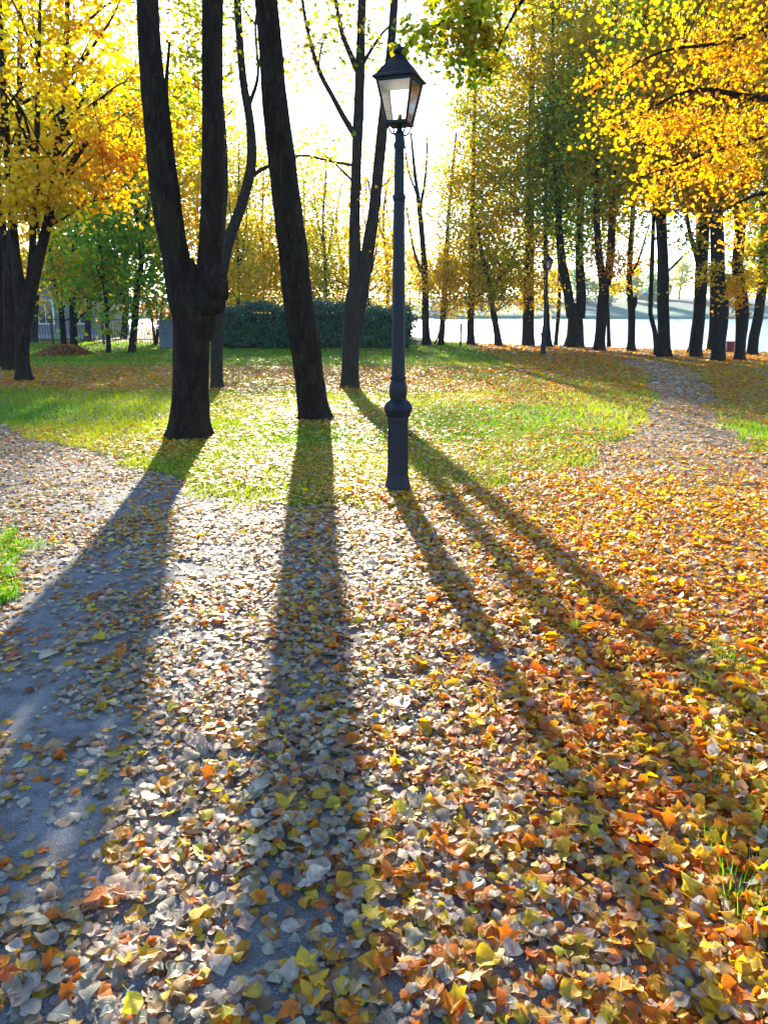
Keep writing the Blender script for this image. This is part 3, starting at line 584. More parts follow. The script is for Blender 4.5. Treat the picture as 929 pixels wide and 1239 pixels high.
# --- near trees whose boughs hang into the view
tree('maple_tree', 'tree with amber boughs hanging over the path to the lake', (1330, 560), [[(1330, 560, 48), (1335, 420, 44), (1338, 260, 40), (1340, 60, 34), (1335, -200, 26), (1330, -500, 14)], [(1338, 220, 20), (1150, 150, 16), (1010, 122, 11), (915, 118, 7), (840, 108, 5), (770, 140, 2.5), (715, 175, 1)], [(1340, 60, 18), (1150, -30, 13), (980, 15, 8), (880, 50, 5), (800, 62, 3), (730, 100, 1)], [(1338, 300, 14), (1150, 250, 9), (1000, 228, 6), (915, 235, 4), (865, 262, 1.5)], [(1010, 122, 6), (940, 160, 5), (870, 180, 3.5), (800, 205, 2), (745, 225, 1)]],
     [dict(c=(800, 150), r=(85, 22), clumps=30, per=36, pal='amber', limbs=6, sig=.17, depth=.9, twigs=60, near=1), dict(c=(735, 80), r=(45, 16), clumps=11, per=30, pal='amber', limbs=4, sig=.14, depth=.7, near=1),
      dict(c=(880, 60), r=(80, 50), clumps=34, per=38, pal='bronze', limbs=7, sig=.22, depth=1.0, near=1), dict(c=(910, 150), r=(60, 50), clumps=30, per=38, pal='bronze', limbs=6, sig=.22, depth=1.0, near=1),
      dict(c=(840, 205), r=(75, 15), clumps=17, per=36, pal='amber', limbs=5, sig=.15, depth=.8, near=1), dict(c=(790, 235), r=(50, 12), clumps=6, per=26, pal='amber', limbs=4, sig=.13, depth=.6, near=1),
      dict(c=(900, 255), r=(35, 45), clumps=16, per=30, pal='bronze', limbs=5, sig=.18, depth=.8, near=1), dict(c=(820, 15), r=(110, 26), clumps=18, per=30, pal='goldbrown', limbs=6, sig=.2, depth=1.0, near=1),
      dict(c=(1150, -50), r=(150, 320), clumps=120, per=46, pal='amber', limbs=14, sig=.4)],
     Y=11.5, bark='bark_a', sides=24, step=.25, leaf=.062, tmpl=T_MID)
tree('linden_tree', 'tree whose olive-leaved bough hangs over the tall lamp', (1180, 660), [[(1180, 640, 60), (1180, 440, 55), (1170, 200, 48), (1160, -100, 40), (1150, -500, 20)], [(1172, 120, 26), (960, -70, 18), (790, -75, 12), (670, -50, 8, .4), (600, -8, 5, .6), (550, 18, 3, .6), (505, 42, 1.5, .5), (480, 66, .8, .4)], [(670, -50, 6, .4), (625, 10, 4, .6), (602, 60, 2, .6), (590, 105, .8, .6)]],
     [dict(c=(560, 20), r=(48, 58), clumps=34, per=46, pal='olive', limbs=7, sig=.11, depth=.5, dy=.6, leaf=.05, twigs=34, near=1), dict(c=(590, 66), r=(18, 42), clumps=9, per=40, pal='olive', limbs=3, sig=.08, depth=.25, dy=.6, leaf=.05, near=1),
      dict(c=(495, 48), r=(16, 22), clumps=5, per=26, pal='olive', limbs=2, sig=.06, depth=.12, dy=.4, leaf=.045, near=1), dict(c=(640, -80), r=(150, 70), clumps=60, per=40, pal='mixed', limbs=8, sig=.16, dy=.6, leaf=.05, near=1)],
     Y=6.2, bark='bark_a', sides=24, step=.2, tmpl=T_MID)

# ------------------------------------------------------------------ lamps
LX, LY = G(481, 597)
def zt(py): return float(P(481, py, LY)[2])
def sc(py): return scale_at(484, py, LY)
def make_lamp():
    root = thing('street_lamp', (LX, LY, 0), 'tall black iron lantern post standing at the corner of lawn and path', 'street lamp', 'iron lantern posts in the park')
    f = lambda w, py, k=1.0: (w*sc(py)/2*k, zt(py))
    b = MB(); b.lathe([(35*sc(597)/2*1.04, -.03), (35*sc(597)/2*1.04, .022), (33*sc(590)/2*1.05, .035), f(30, 584, 1.05), f(27, 577, 1.05), f(26, 573, 1.05)], 8, math.pi/8); b.build('foot', M['iron'], root, bevel=.004)
    ped = MB(); ped.lathe([f(25.5, 573.5, 1.06), f(25, 540, 1.06), f(24.5, 512, 1.06), f(26, 508, 1.06), f(26, 504, 1.06), f(29, 502, 1.06), f(31, 499, 1.06)], 8, math.pi/8); pe = ped.build('pedestal', M['iron'], root, bevel=.003)
    ap = 24.2*sc(540)/2*1.06*math.cos(math.pi/8)          # distance to a flat side
    for a in range(8):
        an = a*math.pi/4; r = ap+.0015
        q = MB(); w = ap*.56; z0, z1 = zt(566), zt(520); t = .006
        for (x0, x1, y0, y1) in ((-w/2, w/2, z0, z0+.02), (-w/2, w/2, z1-.02, z1), (-w/2, -w/2+.012, z0+.02, z1-.02), (w/2-.012, w/2, z0+.02, z1-.02)):
            c = ((x0+x1)/2, (y0+y1)/2); px, py = math.cos(an)*r-math.sin(an)*c[0], math.sin(an)*r+math.cos(an)*c[0]
            q.box((px, py, c[1]), (t, x1-x0, y1-y0), an)
        q.build('panel_moulding', M['iron'], pe)
    bt = MB(); bt.tube([(0.0, -ap-.001, zt(514)), (0, -ap-.012, zt(514))], [.008, .008], 8); bt.build('bolt', M['iron'], pe)
    c = MB(); c.lathe([f(32, 499), f(36.5, 495), f(37, 492), f(34, 489), f(29, 485.5), f(23, 483.5), f(20, 482)], 8, math.pi/8); c.build('collar', M['iron'], root, bevel=.003)
    s = MB(); s.lathe([f(19, 482.2), f(20, 480), f(21.5, 476), f(22.3, 471), f(21.5, 466), f(19, 462), f(17, 460)], 20); s.build('ball', M['iron'], root, smooth=True)
    s = MB(); s.lathe([f(17, 460.2), f(19.5, 458.5), f(19.5, 455.5), f(17, 454)], 20); s.build('ring', M['iron'], root, smooth=True)
    s = MB(); s.lathe([f(16.6, 454.2), f(16.2, 440), f(15.6, 380), f(14.8, 320), f(14, 260), f(13.6, 243)], 12); s.build('shaft', M['iron'], root)
    s = MB(); s.lathe([f(13.6, 243.2), f(16.5, 240), f(16.5, 237), f(13, 234)], 20); s.build('ring', M['iron'], root, smooth=True)
    s = MB(); s.lathe([f(12.8, 234.2), f(12, 195), f(11.8, 180), f(14.5, 177), f(14.5, 174), f(11.5, 171), f(11.5, 162)], 20); s.build('upper_shaft', M['iron'], root, smooth=True)
    # lantern, turned about 20 degrees
    rot = math.radians(45-19); z0, z1 = zt(150), zt(98); w0, w1 = .118, .205      # half diagonals
    def ring_pts(r, z, off=0.0): return [np.array((math.cos(rot+k*math.pi/2)*r, math.sin(rot+k*math.pi/2)*r, z)) for k in range(4)]
    br = MB()
    for k in range(4):
        e = ring_pts(w0*.92, z0-.012)[k]; d = e/np.linalg.norm(e[:2]); zz = zt(163)
        p0 = np.array((d[0]*.03, d[1]*.03, zz)); p1 = np.array((d[0]*.075, d[1]*.075, zz+.012)); p2 = np.array((e[0], e[1], z0-.012))
        sp = spline([(*p0, .008), (*p1, .008), (*p2, .007)], .012); br.tube(sp[:, :3], sp[:, 3], 6)
    br.lathe([(.042, zt(162.2)), (.026, zt(158)), (.020, zt(154)), (.03, z0-.014)], 12); br.build('bracket', M['iron'], root, smooth=True)
    fr = MB(); fr.lathe([(w0*.9, z0-.014), (w0*1.12, z0-.006), (w0*1.12, z0+.008), (w0*1.02, z0+.018)], 4, rot); fr.build('lantern_tray', M['iron'], root)
    for k in range(4):
        a, b_ = ring_pts(w0, z0+.01)[k], ring_pts(w1, z1+.005)[k]
        q = MB(); q.tube([a, b_], [.011, .011], 6); q.build('corner_bar', M['iron'], root)
    A, Bp = ring_pts(w0*.985, z0+.02), ring_pts(w1*.985, z1)
    for k in range(4):
        q = MB(); a, b_, c_, d_ = A[k], A[(k+1) % 4], Bp[(k+1) % 4], Bp[k]; n = np.cross(b_-a, d_-a); n /= np.linalg.norm(n)
        q.add([a, b_, c_, d_, a-n*.003, b_-n*.003, c_-n*.003, d_-n*.003], [(0, 1, 2, 3), (7, 6, 5, 4), (0, 4, 5, 1), (1, 5, 6, 2), (2, 6, 7, 3), (3, 7, 4, 0)]); q.build('glass_pane', M['glass'], root)
    ro = MB(); e = .245
    ro.lathe([(w1*.9, z1-.012), (w1*1.02, z1-.018), (w1*1.03, z1), (e, z1+.004), (e, z1+.016), (e*.86, zt(92)), (e*.70, zt(85)), (e*.52, zt(78)), (e*.36, zt(73)), (e*.28, zt(70))], 4, rot); ro.build('lantern_roof', M['iron'], root, bevel=.003)
    rl = MB(); rl.lathe([(w1*.93, z1-.024), (w1*.93, z1-.019)], 4, rot); rl.build('reflector', plain('reflector_enamel', (.85, .85, .82), .35, 0, .03), root)
    fi = MB(); fi.lathe([(.045, zt(70.2)), (.05, zt(68)), (.034, zt(66)), (.05, zt(64)), (.055, zt(61.5)), (.045, zt(59)), (.02, zt(57.5)), (.014, zt(55)), (.003, zt(52))], 16); fi.build('finial', M['iron'], root, smooth=True)
    lb = MB(); lb.lathe([(.02, z0+.018), (.022, z0+.06), (.016, z0+.075)], 12); lb.build('lamp_socket', M['iron'], root, smooth=True)
    return root
def copy_tree(o, parent=None):
    c = o.copy(); col.objects.link(c); c.parent = parent
    for ch in list(o.children): copy_tree(ch, c)
    return c
lamp = make_lamp()
for (px, Y, rz, lab) in ((657, G(657, 430)[1], .6, 'small black lantern post among the shore trees, beside the lake path'), (495.5, 52.0, .2, 'distant black lantern post rising behind the end of the hedge')):
    c = copy_tree(lamp); c.location = (P(px, 420, Y)[0], Y, 0); c.rotation_euler = (0, 0, rz); c['label'] = lab

# ------------------------------------------------------------------ hedge, fence, house, cabinet, heap, bin, post
HY = 33.0
hx0, hx1 = P(256, 428, HY)[0], P(502, 428, HY)[0]
hed = thing('hedge', ((hx0+hx1)/2, HY+.9, 0), 'long dark bluish-green evergreen hedge across the back of the lawn', 'hedge')
L = hx1-hx0; nC = 900; hw = .85; hh = 1.78
cx = rng.uniform(-L/2, L/2, nC); face = rng.choice(3, nC, p=[.5, .3, .2])
topn = hh*(1+.30*(noise2(cx+50, cx*0, .9, 21)-.5)+.22*(noise2(cx+50, cx*0, 3.3, 22)-.5))*(1-.25*sstep(.9, 1.0, np.abs(cx)/(L/2)))
cy = np.where(face == 0, -hw+rng.normal(0, .10, nC)+.5*(noise2(cx+9, rng.uniform(0, 2, nC), 1.4, 23)-.5), np.where(face == 2, hw+rng.normal(0, .08, nC), rng.uniform(-hw, hw, nC)))
cz = np.where(face == 1, topn-.1, rng.uniform(.1, 1, nC)*topn)
C = np.stack([cx, cy, cz], 1); per = 50; N = nC*per
PC = np.repeat(C, per, 0)+rng.normal(size=(N, 3))*np.array((.18, .16, .08)); PC[:, 2] = np.maximum(PC[:, 2], .03)
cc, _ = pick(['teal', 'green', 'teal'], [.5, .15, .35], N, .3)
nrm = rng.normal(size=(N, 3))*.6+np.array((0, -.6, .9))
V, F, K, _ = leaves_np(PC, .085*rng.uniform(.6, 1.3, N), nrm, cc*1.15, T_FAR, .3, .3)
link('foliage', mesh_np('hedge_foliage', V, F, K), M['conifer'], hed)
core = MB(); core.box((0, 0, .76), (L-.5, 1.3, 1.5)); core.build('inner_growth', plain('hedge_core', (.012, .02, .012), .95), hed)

FY = 37.0
iron_f = plain('fence_iron', (.02, .022, .022), .6)
fx0, fx1 = P(-120, 420, FY)[0], P(215, 420, FY)[0]
fen = thing('iron_fence', (fx0, FY, 0), 'dark iron picket fence in front of the grey house', 'fence')
q = MB()
for x in np.arange(0, fx1-fx0, .13): q.box((x, 0, .72), (.018, .018, 1.36))
pk = q.build('pickets', iron_f, fen); pk['kind'] = 'stuff'
for z in (.28, 1.2):
    q = MB(); q.box(((fx1-fx0)/2, 0, z), (fx1-fx0, .03, .04)); q.build('rail', iron_f, fen)
for x in np.arange(.065, fx1-fx0, 2.47):
    q = MB(); q.box((x, 0, .76), (.07, .07, 1.52)); q.box((x, 0, 1.54), (.1, .1, .04)); q.build('post', iron_f, fen)
# house
HYs = 46.0; a = P(-60, 410, HYs)[0]; b = P(118, 410, HYs)[0]; wdt = b-a
hou = thing('house', ((a+b)/2, HYs+3, 0), 'grey clapboard house with white-framed windows behind the iron fence', 'house')
sid = plain('siding_paint', (.16, .18, .21), .7, 0, .1, 3); wht = plain('white_paint', (.75, .75, .72), .55, 0, .06); rf = plain('roof_sheet', (.10, .09, .09), .7)
q = MB(); q.box((0, 0, 1.7), (wdt, 5.9, 3.4)); q.build('wall', plain('wall_core', (.25, .28, .32), .8), hou)
q = MB()
for k in range(20):
    z = .25+k*.158; q.add([(-wdt/2-.01, -2.985, z), (wdt/2+.01, -2.985, z), (wdt/2+.01, -2.96, z+.156), (-wdt/2-.01, -2.96, z+.156), (-wdt/2-.01, -2.95, z), (wdt/2+.01, -2.95, z)], [(0, 1, 2, 3), (0, 4, 5, 1)])
sd_ = q.build('siding', sid, hou); sd_['kind'] = 'stuff'
for wx in (P(58, 400, HYs)[0]-(a+b)/2, P(20, 400, HYs)[0]-(a+b)/2, P(98, 400, HYs)[0]-(a+b)/2):
    w = MB(); w.box((wx, -3.01, 1.55), (.86, .03, 1.25)); wo_ = w.build('window', plain('window_glass', (.03, .035, .04), .08), hou)
    fr_ = MB()
    for (dx, dz, sx, sz) in ((-.47, 0, .09, 1.45), (.47, 0, .09, 1.45), (0, .68, .85, .09), (0, 0, .05, 1.25)): fr_.box((wx+dx, -3.035, 1.55+dz), (sx, .05, sz))
    fr_.build('frame', wht, wo_); si_ = MB(); si_.box((wx, -3.06, .87), (1.1, .14, .07)); si_.build('sill', wht, wo_)
q = MB(); q.add([(-wdt/2-.4, -3.4, 3.3), (wdt/2+.4, -3.4, 3.3), (wdt/2+.4, 0, 5.2), (-wdt/2-.4, 0, 5.2), (-wdt/2-.4, 3.4, 3.3), (wdt/2+.4, 3.4, 3.3), (-wdt/2-.4, -3.4, 3.45), (wdt/2+.4, -3.4, 3.45), (wdt/2+.4, 0, 5.36), (-wdt/2-.4, 0, 5.36), (-wdt/2-.4, 3.4, 3.45), (wdt/2+.4, 3.4, 3.45)],
             [(6, 7, 8, 9), (9, 8, 11, 10), (0, 3, 2, 1), (3, 4, 5, 2), (0, 1, 7, 6), (4, 10, 11, 5), (1, 2, 8, 7), (2, 5, 11, 8), (0, 6, 9, 3), (3, 9, 10, 4)]); ro_ = q.build('roof', rf, hou)
q = MB(); q.box((wdt*.2, .6, 5.4), (.6, .6, 1.4)); q.box((wdt*.2, .6, 6.12), (.72, .72, .1)); q.build('chimney', plain('chimney_brick', (.25, .12, .09), .85), ro_)
# cabinet
c0 = P(204, 424, 33.5); cab = thing('metal_cabinet', (c0[0], 33.5, 0), 'tall grey-blue metal cabinet at the hedge end', 'cabinet')
cm = plain('cabinet_paint', (.10, .125, .16), .55, 0, .12, 5)
q = MB(); q.box((0, 0, .61), (.62, .5, 1.14)); q.build('body', cm, cab, bevel=.01)
q = MB(); q.box((0, 0, 1.22), (.7, .58, .07)); q.build('lid', cm, cab, bevel=.01)
for x in (-.155, .155):
    q = MB(); q.box((x, -.258, .61), (.28, .012, 1.06)); d_ = q.build('door', cm, cab, bevel=.004)
    q = MB(); q.box((x*.25, -.272, .66), (.02, .018, .12)); q.build('handle', M['iron'], d_)
q = MB(); q.box((0, 0, .02), (.6, .46, .05)); q.build('plinth', M['stone'], cab)
# bin by the trees
c0 = G(883, 427); bn = thing('litter_bin', (c0[0], c0[1], 0), 'small dark red bin between the shore trunks', 'bin')
red = plain('bin_red', (.22, .03, .035), .5)
q = MB(); q.lathe([(.13, .0), (.13, .03), (.155, .05), (.175, .42)], 16); q.build('body', red, bn, smooth=True)
q = MB(); q.lathe([(.18, .415), (.19, .42), (.19, .45), (.165, .45), (.16, .40)], 16); q.build('rim', red, bn, smooth=True)
# mooring post
c0 = G(557, 419); po = thing('mooring_post', (c0[0], c0[1], 0), 'thin dark post standing alone at the water edge', 'post')
q = MB(); q.lathe([(.05, -.3), (.05, .95), (.045, 1.0)], 10); q.build('shaft', M['iron'], po, smooth=True)
q = MB(); q.lathe([(.062, 1.0), (.065, 1.02), (.05, 1.05), (.015, 1.07)], 10); q.build('cap', M['iron'], po, smooth=True)
# leaf heap
c0 = P(78, 427, 28.5); hp = thing('leaf_heap', (c0[0], 28.5, 0), 'low heap of raked brown leaves before the twin trunks', 'leaf heap')
q = MB(); q.lathe([(1.0, -.02), (.9, .08), (.65, .22), (.35, .33), (.1, .37)], 18); q.build('mound', plain('leaf_mould', (.12, .06, .03), .95), hp, smooth=True)
N = 1500; an = rng.uniform(0, 6.28, N); r = np.sqrt(rng.uniform(0, 1, N))*1.1; PC = np.stack([r*np.cos(an), r*np.sin(an), np.interp(r, [0, .35, .65, .9, 1.1], [.38, .35, .25, .1, .02])], 1)
cc, _ = pick(['brown', 'rust', 'tan', 'ochre'], [.4, .2, .25, .15], N); V, F, K, _ = leaves_np(PC, .1*rng.uniform(.7, 1.3, N), rng.normal(size=(N, 3))*.5+np.array((0, 0, 1)), cc, T_FAR)
o = link('leaves', mesh_np('heap_leaves', V, F, K), M['leaf_ground'], hp); o['kind'] = 'stuff'

# ------------------------------------------------------------------ far bank: trees and a long building
protos = []
for k, pl in enumerate(('olive', 'green', 'goldbrown')):
    nC = 60; q = rng.normal(size=(nC, 3)); q /= np.linalg.norm(q, axis=1)[:, None]; q *= (rng.uniform(0, 1, nC)**.4)[:, None]
    C = np.array((0, 0, 6.8))+q*np.array((3.4, 3.4, 4.6)); per = 26; N = nC*per
    PC = np.repeat(C, per, 0)+rng.normal(size=(N, 3))*np.array((.9, .9, .6)); cc, _ = pick(*PAL[pl], N)
    V, F, K, _ = leaves_np(PC, .6*rng.uniform(.6, 1.3, N), rng.normal(size=(N, 3))+np.array((0, 0, .7)), cc, T_FAR)
    cm_ = mesh_np('far_crown', V, F, K); cm_.materials.append(M['leaf_tree'])
    Vt, Ft = tube_np(np.array([(0, 0, -.5), (.1, 0, 3), (0, .1, 7), (0, 0, 10.5)]), np.array([.32, .26, .18, .04]), 8); tm_ = mesh_np('far_trunk', Vt, Ft, smooth=True); tm_.materials.append(M['bark_far'])
    protos.append((tm_, cm_))
for k in range(36):
    px = 470+k*16+rng.uniform(-8, 8); Y = 236+rng.uniform(0, 1)*46; zb = float(np.interp(Y-208, [9, 22, 36, 52, 80], [1.1, 2.2, 3.6, 5.2, 6.6]))-.3; x = P(px, 370, Y)[0]; s = rng.uniform(.5, 1.15); kk = int(rng.integers(3))
    t = thing('far_tree', (x, Y, zb), ['hazy olive tree on the rise beyond the lake', 'hazy green tree on the rise beyond the lake', 'hazy brown-gold tree on the rise beyond the lake'][kk], 'tree', 'trees beyond the lake')
    t.rotation_euler = (0, 0, rng.uniform(0, 6)); t.scale = (s, s, s*rng.uniform(.9, 1.15))
    for nm, me in zip(('trunk', 'crown'), protos[kk]): link(nm, me, None, t)
bY = 268; ba = P(768, 360, bY)[0]; bb = P(806, 360, bY)[0]; wdt = bb-ba
bl = thing('low_building', ((ba+bb)/2, bY, 5.6), 'low pale-roofed building on the rise beyond the lake', 'building')
q = MB(); q.box((0, 0, .9), (wdt, 6, 2.4)); q.build('wall', plain('far_wall', (.16, .20, .22), .8, 0, .1, .5), bl)
q = MB(); q.add([(-wdt/2-.5, -3.6, 2.12), (wdt/2+.5, -3.6, 2.12), (wdt/2+.5, 3.6, 2.12), (-wdt/2-.5, 3.6, 2.12), (-wdt/2-.5, 0, 3.7), (wdt/2+.5, 0, 3.7)], [(0, 1, 5, 4), (2, 3, 4, 5), (3, 2, 1, 0)], [(0, 4, 3), (1, 2, 5)]); q.build('roof', plain('far_roof', (.6, .66, .72), .45, 0, .08, .5), bl)
wg = plain('far_glass', (.05, .06, .08), .1)
for k in range(5):
    q = MB(); q.box((-wdt/2+wdt*(k+.5)/5, -3.03, 1.2), (1.3, .06, 1.1)); q.build('window', wg, bl)

# ------------------------------------------------------------------ lawn grass
def band(y0, y1, dens, mx=1.2, sl=.62):
    A = sl*(y1*y1-y0*y0)+2*mx*(y1-y0); n = int(A*dens)
    y = rng.uniform(0, 1, n*2)*(y1-y0)+y0; keep = rng.uniform(0, 1, n*2) < (sl*y+mx)/(sl*y1+mx); y = y[keep][:n]
    x = rng.uniform(-1, 1, len(y))*(sl*y+mx); return x, y
VV, FF, CC, n0 = [], [], [], 0
island = np.array([G(-60, 648), G(0, 640), G(24, 662), G(26, 702), G(2, 745), (-3.2, 3.6), (-8, 2.0), (-14, 8.0), (-6.5, 5.9)])
for (y0, y1, dens, h, w) in ((1.0, 6, 2600, .055, .004), (6, 11, 1500, .06, .006), (11, 18, 520, .065, .010), (18, 30, 150, .07, .02), (30, 40, 60, .08, .035)):
    x, y = band(y0, y1, dens)
    ok = ~on_path(x, y) & (y < shore(x)-.3)
    pat = noise2(x, y, .9, 31)*.6+noise2(x, y, 3.1, 32)*.4
    right_edge = (x > 0) & (y < 6.5)
    ok &= rng.uniform(0, 1, len(x)) < np.where(right_edge, np.clip((pat-.52)*5, 0, .6), np.clip(.35+pat*1.1, 0, 1))
    shz = shore(x)-y; ok &= (rng.uniform(0, 1, len(x)) < np.where((shz < 9) & (x > 4), .08, 1))
    x, y, pat = x[ok], y[ok], pat[ok]; n = len(x)
    hh_ = h*rng.uniform(.5, 1.35, n); a = rng.uniform(0, 6.28, n); lean = rng.normal(0, .5, (n, 2))*hh_[:, None]
    d = np.stack([np.cos(a), np.sin(a)], 1)*w*rng.uniform(.6, 1.2, n)[:, None]
    b0 = np.stack([x-d[:, 0], y-d[:, 1], np.zeros(n)-.003], 1); b1 = np.stack([x+d[:, 0], y+d[:, 1], np.zeros(n)-.003], 1); tp = np.stack([x+lean[:, 0], y+lean[:, 1], hh_], 1)
    VV.append(np.stack([b0, b1, tp], 1).reshape(-1, 3)); FF.append(np.arange(n*3).reshape(-1, 3)+n0); n0 += n*3
    g = np.array((.15, .31, .024))[None]*np.exp(rng.normal(0, .25, (n, 1))); yl = np.array((.52, .50, .035))[None]
    mixf = np.clip(noise2(x, y, .5, 33)*1.3-.35+.12*rng.normal(size=n), 0, .8)[:, None]*np.where(y > 24, .1, 1)[:, None]
    CC.append(np.repeat((g*(1-mixf)+yl*mixf)[:, None, :], 3, 1).reshape(-1, 3))
for (px, py, k) in [(rng.uniform(840, 960), rng.uniform(780, 1130), int(rng.integers(10, 26))) for _ in range(34)]+[(rng.uniform(-40, 22), rng.uniform(645, 735), 40) for _ in range(26)]:
    tx, ty = G(px, py); n = k; a = rng.uniform(0, 6.28, n); rr = rng.uniform(0, .05, n); x = tx+rr*np.cos(a); y = ty+rr*np.sin(a); hh_ = rng.uniform(.05, .10, n)
    lean = np.stack([np.cos(a), np.sin(a)], 1)*(hh_*rng.uniform(.1, .9, n))[:, None]; d = np.stack([-np.sin(a), np.cos(a)], 1)*.0022
    b0 = np.stack([x-d[:, 0], y-d[:, 1], np.zeros(n)], 1); b1 = np.stack([x+d[:, 0], y+d[:, 1], np.zeros(n)], 1); tp = np.stack([x+lean[:, 0], y+lean[:, 1], hh_], 1)
    VV.append(np.stack([b0, b1, tp], 1).reshape(-1, 3)); FF.append(np.arange(n*3).reshape(-1, 3)+n0); n0 += n*3
    CC.append(np.repeat((np.array((.12, .30, .02))[None]*np.exp(rng.normal(0, .3, (n, 1))))[:, None, :], 3, 1).reshape(-1, 3))
o = link('lawn_grass', mesh_np('lawn_grass', np.vstack(VV), np.vstack(FF), np.vstack(CC)), M['grass'])
tag(o, 'short green grass blades growing over the lawn', 'grass', kind='stuff')

# ------------------------------------------------------------------ leaf litter
bare_px = [(50, 755, 55, 40), (15, 850, 60, 55), (60, 1075, 80, 45), (20, 1160, 40, 40), (150, 1120, 50, 25), (100, 880, 60, 30), (340, 1130, 45, 40), (355, 850, 25, 30), (560, 1000, 35, 14), (140, 1200, 60, 30), (225, 690, 40, 12), (340, 800, 26, 22), (270, 920, 50, 12), (70, 1215, 50, 30), (480, 1200, 25, 20), (600, 800, 35, 12), (310, 1010, 50, 16)]
BARE = []
for (px, py, rx, ry) in bare_px:
    x0, y0 = G(px, py); xa, _ = G(px+rx, py); _, ya = G(px, py-ry); _, yb = G(px, py+ry); BARE.append((x0, (ya+yb)/2, xa-x0, (ya-yb)/2))
FEET = [G(*q) for q in ((230, 531), (262, 471), (380, 509), (423, 471), (28, 462), (481, 597))]
def density(x, y):                     # 0..1 how thickly leaves lie
    n1 = noise2(x, y, .8, 41); n2 = noise2(x, y, 2.6, 42); n3 = noise2(x, y, 6, 43)
    pth = on_path(x, y)
    d = np.where(pth, .50+.36*sstep(-1.3, 1.6, x)+.75*(n1-.5)+.55*(n2-.5)+.5*(n3-.5), 0)
    d = np.where(pth & (y > 5), d+.15, d); lane = sstep(.6, 2.4, x)*sstep(5.8, 8.6, y); d = np.where(pth, d*(1-.42*lane), d)
    for (bx, by, rx, ry) in BARE:
        q = ((x-bx)/rx)**2+((y-by)/ry)**2+(n2-.5)*1.4+(n3-.5)*.8; d = np.where(pth, d*(.34+.66*sstep(.35, 1.25, q)), d)
    lawn = .36+.8*(n1-.5)+.6*(n2-.5)
    lawn = np.where(y > 15, lawn+.42, lawn)                       # under the trees
    lawn = np.where((y > 22) & (x < 4), lawn*.1, lawn)             # raked strip by the hedge
    gx = sstep(-2.6, -3.8, x)*sstep(9.8, 10.6, y)*(1-sstep(14.6, 16.2, y)); lawn = lawn*(1-.94*gx)
    shz = shore(x)-y; lawn = np.where((shz < 10) & (x > 4), .8, lawn)
    lawn = np.where((x > 0) & (y < 6.6), .95, lawn)
    lawn = np.where((x < 0) & (y < 6.2), .16, lawn)
    lawn = np.where((x > 5.5) & (y > 6.6) & (y < 22), .75+.2*(n1-.5), lawn)
    for tx, ty in FEET: lawn = lawn+.5*np.exp(-((x-tx)**2+(y-ty)**2)/.35)
    return np.clip(np.where(pth, d, lawn), 0.02, 1), pth
def litter_cols(x, y, pth):
    n = len(x); t = np.clip(sstep(-.7, 1.5, x-.05*(y-2))+.5*(noise2(x, y, 1.1, 51)-.5), 0, 1)
    pal_l = pick(['cream', 'sage', 'tan', 'pinkish', 'brown', 'yellow', 'golden', 'orange', 'lemon'], [.28, .17, .15, .12, .03, .07, .08, .08, .02], n)[0]
    pal_r = pick(['cream', 'tan', 'golden', 'yellow', 'orange', 'rust', 'brown', 'sage', 'pinkish', 'ochre'], [.09, .04, .27, .15, .31, .08, .01, .02, .02, .01], n)[0]
    pal_w = pick(['golden', 'yellow', 'orange', 'tan', 'rust', 'cream', 'pinkish', 'lemon'], [.22, .28, .17, .06, .05, .13, .04, .05], n)[0]
    c = np.where((rng.uniform(0, 1, n) < t)[:, None], pal_r, pal_l)
    far_l = pick(['orange', 'tan', 'rust', 'golden', 'brown', 'pinkish', 'yellow'], [.34, .19, .10, .20, .03, .07, .07], n)[0]
    pal_w = np.where((rng.uniform(0, 1, n) < .8*sstep(12, 15, y))[:, None], far_l, pal_w)
    lane = (sstep(.6, 2.4, x)*sstep(5.8, 8.6, y))
    c = np.where(((rng.uniform(0, 1, n) < lane*.8) & pth)[:, None], pal_l, c)
    w = np.where(pth, .85*(1-.75*lane)*sstep(3.2, 6.3, y+.8*(noise2(x, y, 1.6, 52)-.5))*.8*sstep(-3.2, -.9, x), 1.0)
    return np.where((rng.uniform(0, 1, n) < w)[:, None], pal_w, c)
parts = {'near': [], 'mid': [], 'far': []}
LEAF_SPOTS = None
